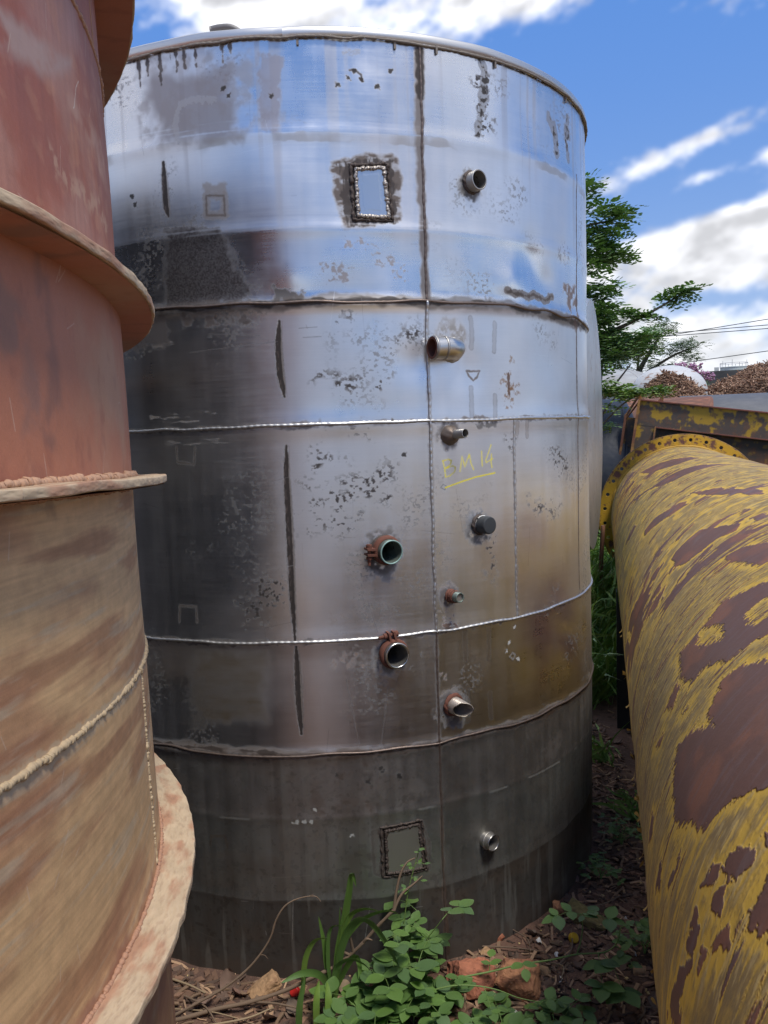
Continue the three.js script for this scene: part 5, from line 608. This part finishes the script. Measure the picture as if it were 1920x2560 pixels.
  { const o = thing('cut_branch', 'short cut branch end with pale sawn face', 'branch'); o.position.set(-.16, groundH(-.16, -2.2) + .022, -2.2); o.rotation.set(1.15, .1, 0); mesh('bark', rough(lathe([[.017, -.05], [.019, -.01], [.018, .012]], 20), .003, 90), bark, o); const S = new Sheet(128, 128, -.02, .02, -.02, .02); S.each((x, y, i) => { const r = Math.hypot(x, y) + (fbm(x * 90, y * 90, 3) - .5) * .006, g = .5 + .5 * Math.sin(r * 2600); S.set(i, [.55, .40, .25].map(q => q * (.78 + .25 * g)), .8, 0, g); }); mesh('sawn_face', new THREE.CircleGeometry(.018, 28).rotateX(-Math.PI / 2).translate(0, .0122, 0), S.material(0, { wrap: THREE.ClampToEdgeWrapping }), o); }
  const shellM = mat(.75, .72, .66, .55);
  const scrap = (x, z, s, k) => { const g = new THREE.SphereGeometry(s, 10, 6, 0, 3.6, .4, 1.3).scale(1, .6, .7); rough(g, s * .5, 90, k); const o = mesh('shell_scrap', g, shellM); o.position.set(x, groundH(x, z) + s * .2, z); o.rotation.set(k, k * 2.1, k * .7); tag(o, z < -4 ? 'white scrap in the grass beside the yellow pipe' : z < -2.9 ? 'white ring-shaped scrap beside the small feathery weed' : x < .1 ? 'tiny white scrap among the weeds near the grass clump' : x < .42 ? 'white shell scrap beside the broken bricks' : 'white shell scrap on the bare soil near the yellow cap', 'shell', 'white shell scraps on the soil'); };
  [[.435, -2.421, .016], [.484, -2.363, .013], [.365, -2.321, .013], [.458, -2.222, .014], [.749, -2.53, .012], [.708, -2.332, .013], [.307, -2.097, .014], [.388, -2.258, .007], [.857, -3.013, .018], [1.232, -4.827, .04], [1.29, -4.9, .03], [.36, -2.24, .01], [.56, -2.3, .006], [-.02, -2.2, .008], [.66, -2.6, .008]].forEach((q, k) => scrap(q[0], q[1], q[2], k + 1));
  // dry curled leaves
  for (const [x, z, s, k] of [[-.50, -2.24, .05, 1], [-.46, -2.2, .035, 2], [-.3, -2.12, .035, 3], [-.55, -2.15, .04, 4], [.62, -2.75, .03, 5], [.42, -2.45, .03, 6], [.25, -2.3, .03, 7], [.56, -2.28, .025, 8], [.7, -2.12, .03, 9], [-.36, -2.08, .04, 10], [.1, -2.28, .03, 11]]) { const g = new THREE.PlaneGeometry(s * 1.6, s, 6, 4), p = g.attributes.position; for (let i = 0; i < p.count; i++) { const a = p.getX(i) / s, b = p.getY(i) / s; p.setY(i, p.getY(i) * Math.sqrt(Math.max(0, 1 - a * a / .66))); p.setZ(i, s * (.5 * b * b * 1.6 + .35 * a * a + .3 * (N(a * 3 + k * 7, b * 3) - .5))); } g.rotateX(-Math.PI / 2); g.computeVertexNormals(); const o = mesh('dry_leaf', g, mat(.16 + .02 * (k % 3), .115, .085, .85)); o.position.set(x, groundH(x, z) + .012, z); o.rotation.set(k % 2 ? .5 : -.3, k * 1.7, .3); tag(o, k === 1 ? 'large upright curled dry leaf at the foot of the slender twig' : x < -.2 ? 'dry curled leaf among the twigs beside the red vessel' : x < .3 ? 'dry curled leaf beside the broken bricks' : 'dry curled leaf on the soil toward the yellow pipe', 'dry leaf', 'dry leaves on the soil'); }
  // twigs
  const twig = (label, pts, r0, r1, side = []) => { const t = thing('twig', label, 'twig'); mesh('stem', tube(smooth(pts, 60), (run, u) => lerp(r0, r1, u) * (.85 + .35 * N(run * 60, r0 * 900)), 7), twigM, t); for (const s of side) mesh('side_twig', tube(smooth(s, 14), (run, u) => lerp(r1 * 1.1, r1 * .4, u), 5), twigM, t); return t; };
  twig('slender dry twig arching up in front of the tank beside the red vessel', [[-.64, .012, -2.11], [-.558, .044, -2.128], [-.48, .077, -2.147], [-.413, .127, -2.161], [-.362, .194, -2.17], [-.342, .248, -2.173], [-.314, .287, -2.177], [-.274, .303, -2.183], [-.23, .303, -2.188], [-.217, .287, -2.189]], .0042, .0013, [[[-.39, .15, -2.165], [-.378, .152, -2.16], [-.368, .142, -2.158]], [[-.25, .304, -2.186], [-.235, .312, -2.186]]]);
  twig('long bare branch rising past the grass clump toward the lower patch plate', [[-.70, .012, -2.09], [-.62, .02, -2.09], [-.51, .03, -2.115], [-.422, .036, -2.13], [-.317, .057, -2.147], [-.227, .091, -2.158], [-.173, .116, -2.163], [-.113, .163, -2.167], [-.058, .221, -2.169], [-.012, .266, -2.17]], .0062, .0045, [[[-.012, .266, -2.17], [-.001, .327, -2.177], [.015, .374, -2.185], [.033, .395, -2.192], [.052, .4, -2.199]], [[-.012, .266, -2.17], [.012, .306, -2.18], [.049, .332, -2.189], [.072, .347, -2.199]], [[-.13, .15, -2.166], [-.138, .2, -2.16], [-.15, .24, -2.158], [-.158, .29, -2.15]], [[-.14, .14, -2.166], [-.165, .155, -2.16], [-.18, .15, -2.155]], [[-.1, .175, -2.167], [-.09, .19, -2.16], [-.075, .185, -2.16]]]);
  for (const [k, p] of [[[-.66, -2.16], [-.40, -2.07]], [[-.62, -2.2], [-.5, -2.06]], [[-.45, -2.15], [-.28, -2.1]], [[-.60, -2.13], [-.30, -2.17]], [[-.52, -2.05], [-.35, -2.12]], [[-.25, -2.12], [-.08, -2.19]], [[.2, -2.4], [.45, -2.37]], [[.46, -2.27], [.55, -2.47]], [[.45, -2.3], [.46, -2.2]], [[.66, -2.16], [.63, -2.05]], [[.36, -2.46], [.4, -2.36]], [[.57, -2.56], [.75, -2.62]], [[-.7, -2.3], [-.56, -2.2]], [[.75, -3.0], [.95, -3.2]], [[.8, -3.3], [1.1, -3.45]], [[.9, -2.7], [.78, -2.5]]].entries()) { const [a, b] = p, y = (q) => groundH(q[0], q[1]) + .007 + .008 * (k % 3), m = [(a[0] + b[0]) / 2 + .02, (a[1] + b[1]) / 2 + .012]; const o = mesh('dry_stick', tube(smooth([[a[0], y(a), a[1]], [m[0], y(m) + .01, m[1]], [b[0], y(b) + .004, b[1]]], 16), (run, u) => (.0022 + .0022 * ((k * 7 % 5) / 5)) * (1 - .4 * u), 6), k % 4 === 0 ? dry : twigM); tag(o, ['dry stick on the soil between the red vessel and the ochre stone', 'dry stick on the soil beside the cut branch end', 'dry stick on the soil among the broken bricks', 'dry stick on the soil near the mossy stone', 'dry stick on the bare soil under the yellow pipe'][a[0] < -.27 ? 0 : a[0] < 0 ? 1 : a[0] < .5 ? 2 : a[1] > -2.65 ? 3 : 4], 'stick', 'dry sticks on the soil'); }
  // grass clump with broad blades
  { const t = thing('grass_clump', 'clump of broad arching green grass blades in front of the tank', 'grass clump'); const bl = [[[[-.186,.012,-2.162],[-.171,.163,-2.149],[-.148,.264,-2.137],[-.134,.34,-2.124],[-.12,.411,-2.111],[-.11,.378,-2.097]],.017],[[[-.186,.017,-2.162],[-.156,.192,-2.14],[-.108,.273,-2.119],[-.073,.273,-2.097],[-.028,.218,-2.074],[0,.174,-2.05]],.02],[[[-.188,.022,-2.162],[-.166,.162,-2.151],[-.13,.274,-2.141],[-.09,.296,-2.131],[-.051,.296,-2.119]],.014],[[[-.188,.022,-2.162],[-.162,.169,-2.154],[-.119,.238,-2.147],[-.078,.272,-2.139],[-.025,.289,-2.13],[.001,.285,-2.12]],.014],[[[-.19,.022,-2.162],[-.225,.105,-2.135],[-.27,.131,-2.106],[-.323,.128,-2.075]],.015],[[[-.273,.05,-2.133],[-.257,.169,-2.125],[-.228,.219,-2.118],[-.192,.229,-2.111]],.013],[[[-.19,.02,-2.16],[-.205,.11,-2.16],[-.209,.188,-2.15],[-.22,.275,-2.139]],.011],[[[-.275,.0,-2.03],[-.268,.1,-2.02],[-.252,.176,-2.034]],.014],[[[-.229,.0,-2.04],[-.225,.102,-2.043],[-.219,.137,-2.068]],.014],[[[-.185,.036,-2.162],[-.146,.121,-2.148],[-.121,.159,-2.132],[-.111,.138,-2.115],[-.114,.109,-2.097]],.015],[[[-.19,.02,-2.15],[-.176,.121,-2.143],[-.134,.157,-2.122],[-.099,.156,-2.101],[-.077,.149,-2.079]],.013],[[[-.202,.0,-2.04],[-.194,.089,-2.046],[-.198,.131,-2.071]],.015],[[[-.186,.01,-2.162],[-.17,.14,-2.15],[-.16,.3,-2.145]],.007],[[[-.19,.01,-2.162],[-.2,.14,-2.15],[-.185,.24,-2.14],[-.15,.25,-2.13]],.009]]; bl.forEach(([p, w], k) => mesh('blade', bladeGeo(p, w * 1.35, 18), [G1, G2, G3][k % 3], t)); }
  // larger grass clumps in the gap beside the pipe
  for (const [k, q] of [[1.0, -3.75, .3], [1.1, -4.5, .7], [1.3, -4.9, .8], [1.0, -4.95, .75], [1.12, -5.4, .85], [1.22, -4.65, .6], [1.42, -5.3, .85], [1.3, -5.6, .8], [1.55, -5.9, .9], [1.7, -6.6, .9], [1.04, -4.7, .7], [.98, -3.2, .22], [1.2, -5.1, .7], [1.62, -6.2, .9], [1.5, -6.9, .8]].entries()) { const t = thing('grass_clump', q[1] > -4 ? 'short grass clump at the foot of the steel tank beside the pipe saddle' : q[1] > -5.2 ? 'tall arching grass clump between the steel tank and the black pipe saddle' : 'tall grass clump in front of the lying steel tank', 'grass clump', 'grass clumps in the gap beside the yellow pipe'); t.position.set(q[0], groundH(q[0], q[1]) - .01, q[1]); for (let i = 0; i < 16; i++) mesh('blade', bladeGeo(arch(R, q[2] * (.6 + R() * .5), R() * 6.28, .2 + R() * .5, .3 + R() * .9).map(p => p.add(V((R() - .5) * .08, 0, (R() - .5) * .08))), (.012 + R() * .01) * (.6 + q[2] * .6), 10), [W1, W2, W3, W1][i % 4], t); }
  // leafy weeds
  const leaflet = (() => { const n = 8, pos = [], idx = []; for (let i = 0; i <= n; i++) { const t = i / n, w = .36 * Math.pow(Math.sin(Math.PI * Math.pow(clamp(t, .015, .985), .85)), .75); for (const s of [-1, 0, 1]) pos.push(s * w, (s ? .05 : 0) - .12 * t * t, t); if (i) { const a = (i - 1) * 3; idx.push(a, a + 3, a + 1, a + 1, a + 3, a + 4, a + 1, a + 4, a + 2, a + 2, a + 4, a + 5); } } return geom(pos, idx); })();
  const greens = [G1, G2, leafM(.115, .22, .045), leafM(.09, .18, .05)];
  function leaf(parent, p, size, yaw, tilt, k) { const m = mesh('leaflet', leaflet, greens[k % 4], parent); m.position.copy(p); m.scale.set(size, size, size); m.rotation.set(tilt, yaw, 0, 'YXZ'); return m; }
  // a stem with paired leaflets near its end (compound leaf)
  function compound(parent, base, dir, len, pairs, size, k) { const d = dir.clone().normalize(), up = V(0, 1, 0), tip = base.clone().addScaledVector(d, len).add(V(0, -len * .12, 0)), mid = base.clone().lerp(tip, .5).add(V(0, len * .14, 0)), c = smooth([base, mid, tip], 10); mesh('leaf_stalk', tube(c, (r, u) => .0014 * (1 - .5 * u), 5), stemG, parent); const yaw = Math.atan2(d.x, d.z); for (let i = 0; i < pairs; i++) { const t = .35 + .6 * i / Math.max(1, pairs - 1), q = c[Math.round(t * 10)]; for (const s of [-1, 1]) leaf(parent, q, size * (.75 + R() * .4), yaw + s * (1.15 + R() * .3), -.1 + (R() - .5) * .8, k + i + (s > 0 ? 1 : 0)); } leaf(parent, c[10], size * (.9 + R() * .3), yaw + (R() - .5) * .4, (R() - .5) * .6, k); }
  const weed = (label, x, z, hgt, stems, size, seed, group) => { const t = thing('leafy_weed', label, 'weed', group); t.position.set(x, groundH(x, z), z); for (let i = 0; i < stems; i++) { const a = i / stems * 6.28 + R() * .8, h = hgt * (.55 + R() * .5), top = V(Math.cos(a) * h * .45, h, Math.sin(a) * h * .3), c = smooth([V(0, 0, 0), V(top.x * .3, h * .55, top.z * .3), top], 10); mesh('stem', tube(c, (r, u) => .0026 * (1 - .5 * u), 5), stemG, t); for (let j = 0; j < 3; j++) { const q = c[4 + j * 3]; const b = a + j * 2.2 + R(); compound(t, q, V(Math.cos(b), .35, Math.sin(b)), .06 + R() * .04, 2 + (j & 1), size * (.8 + R() * .4), i + j); } } return t; };
  weed('bushy weed with oval green leaflets beside the grass clump', -.01, -2.12, .16, 5, .052, 1); weed('leafy weed growing in front of the red brick fragment', .075, -2.06, .09, 4, .05, 2); weed('taller leafy weed leaning on the tank left of the bricks', .04, -2.2, .22, 3, .046, 3); weed('low weed with oval leaves just below the bricks', .25, -2.03, .04, 3, .046, 4); weed('pale low weed below the orange-brown brick', .41, -2.03, .04, 3, .042, 5); weed('small weed by the broad grass blades', -.12, -2.04, .07, 3, .046, 6); weed('weed seedling between the twigs and the brick fragments', -.04, -2.03, .08, 3, .05, 7);
  weed('small feathery weed on bare soil beside the yellow pipe', .86, -2.98, .08, 4, .022, 8); weed('weed sprouting under the yellow pipe', .74, -2.33, .07, 3, .03, 9); weed('broad-leaved weed under the pipe near the grass', 1.12, -3.25, .1, 2, .07, 10); weed('small weed near the mossy stone', .72, -2.75, .06, 3, .022, 11);
  { const t = thing('trailing_weed', 'trailing weed stem crossing over the broken bricks', 'weed'); const c = smooth([[.02, .0, -2.08], [.039, .046, -2.08], [.084, .075, -2.1], [.156, .09, -2.12], [.247, .10, -2.13], [.337, .105, -2.15], [.42, .106, -2.162], [.498, .115, -2.17], [.584, .118, -2.174], [.616, .13, -2.191], [.634, .164, -2.211]], 60); mesh('stem', tube(c, (r, u) => .0032 * (1 - .45 * u), 6), stemG, t); const b = smooth([[.498, .115, -2.17], [.512, .147, -2.18], [.52, .19, -2.19], [.515, .215, -2.2]], 10); mesh('side_stem', tube(b, .0018, 5), stemG, t);
    compound(t, b[10], V(-1, .2, .2), .07, 2, .046, 1); compound(t, b[10], V(.8, .1, .3), .08, 2, .05, 2); compound(t, b[8], V(.2, .6, .3), .04, 2, .028, 3); compound(t, c[30], V(.1, .5, 1), .05, 1, .036, 4); compound(t, c[24], V(.1, .6, -.4), .04, 1, .034, 0); compound(t, c[46], V(-.1, -.4, .8), .08, 2, .06, 2); compound(t, c[47], V(.35, -.5, .8), .1, 2, .064, 1); compound(t, c[60], V(.5, .2, .2), .05, 3, .018, 1); compound(t, c[53], V(.6, -.5, .6), .06, 2, .03, 3); compound(t, c[18], V(0, .5, .6), .04, 1, .03, 1); }
  { const t = thing('trailing_weed', 'thin green weed runner bending over the front of the bricks', 'weed'); const c = smooth([[.03, .0, -2.06], [.039, .061, -2.06], [.074, .095, -2.062], [.143, .112, -2.062], [.211, .11, -2.059], [.261, .098, -2.057], [.312, .078, -2.053], [.372, .067, -2.046]], 40); mesh('stem', tube(c, (r, u) => .0028 * (1 - .5 * u), 6), stemG, t); compound(t, c[40], V(.9, .25, .1), .05, 1, .04, 1); compound(t, c[24], V(.2, -.4, .7), .06, 2, .034, 2); compound(t, c[12], V(-.3, .6, .5), .05, 2, .036, 3); compound(t, c[6], V(-.7, .5, .3), .06, 2, .038, 0); }
  { const t = thing('climbing_weed', 'thin weed stem climbing in front of the lower patch plate', 'weed'); const c = smooth([[-.01, .0, -2.17], [-.003, .112, -2.18], [.014, .205, -2.19], [.03, .299, -2.2], [.046, .354, -2.21], [.061, .396, -2.219]], 30); mesh('stem', tube(c, (r, u) => .002 * (1 - .5 * u), 5), stemG, t); for (const [i, d] of [[30, V(.2, 1, .2)], [27, V(1, .2, .3)], [25, V(-.8, .6, .2)], [22, V(1, -.1, .2)], [19, V(-1, .1, .4)]]) compound(t, c[i], d, .028, 1, .018, i); for (const [i, d] of [[10, V(-1, .3, .4)], [12, V(.8, .2, .4)]]) compound(t, c[i], d, .04, 1, .03, i); }
  // rusty rod in the grass behind the saddle
  { const t = mesh('rusty_rod', tube(smooth([[1.76, -.02, -6.55], [1.74, .4, -6.55], [1.75, .78, -6.52]], 12), .018, 7), mat(.2, .095, .055, .85)); tag(t, 'thin rusty rod standing in the grass beside the yellow flange', 'rod'); }
}
renderer.render(scene, camera);
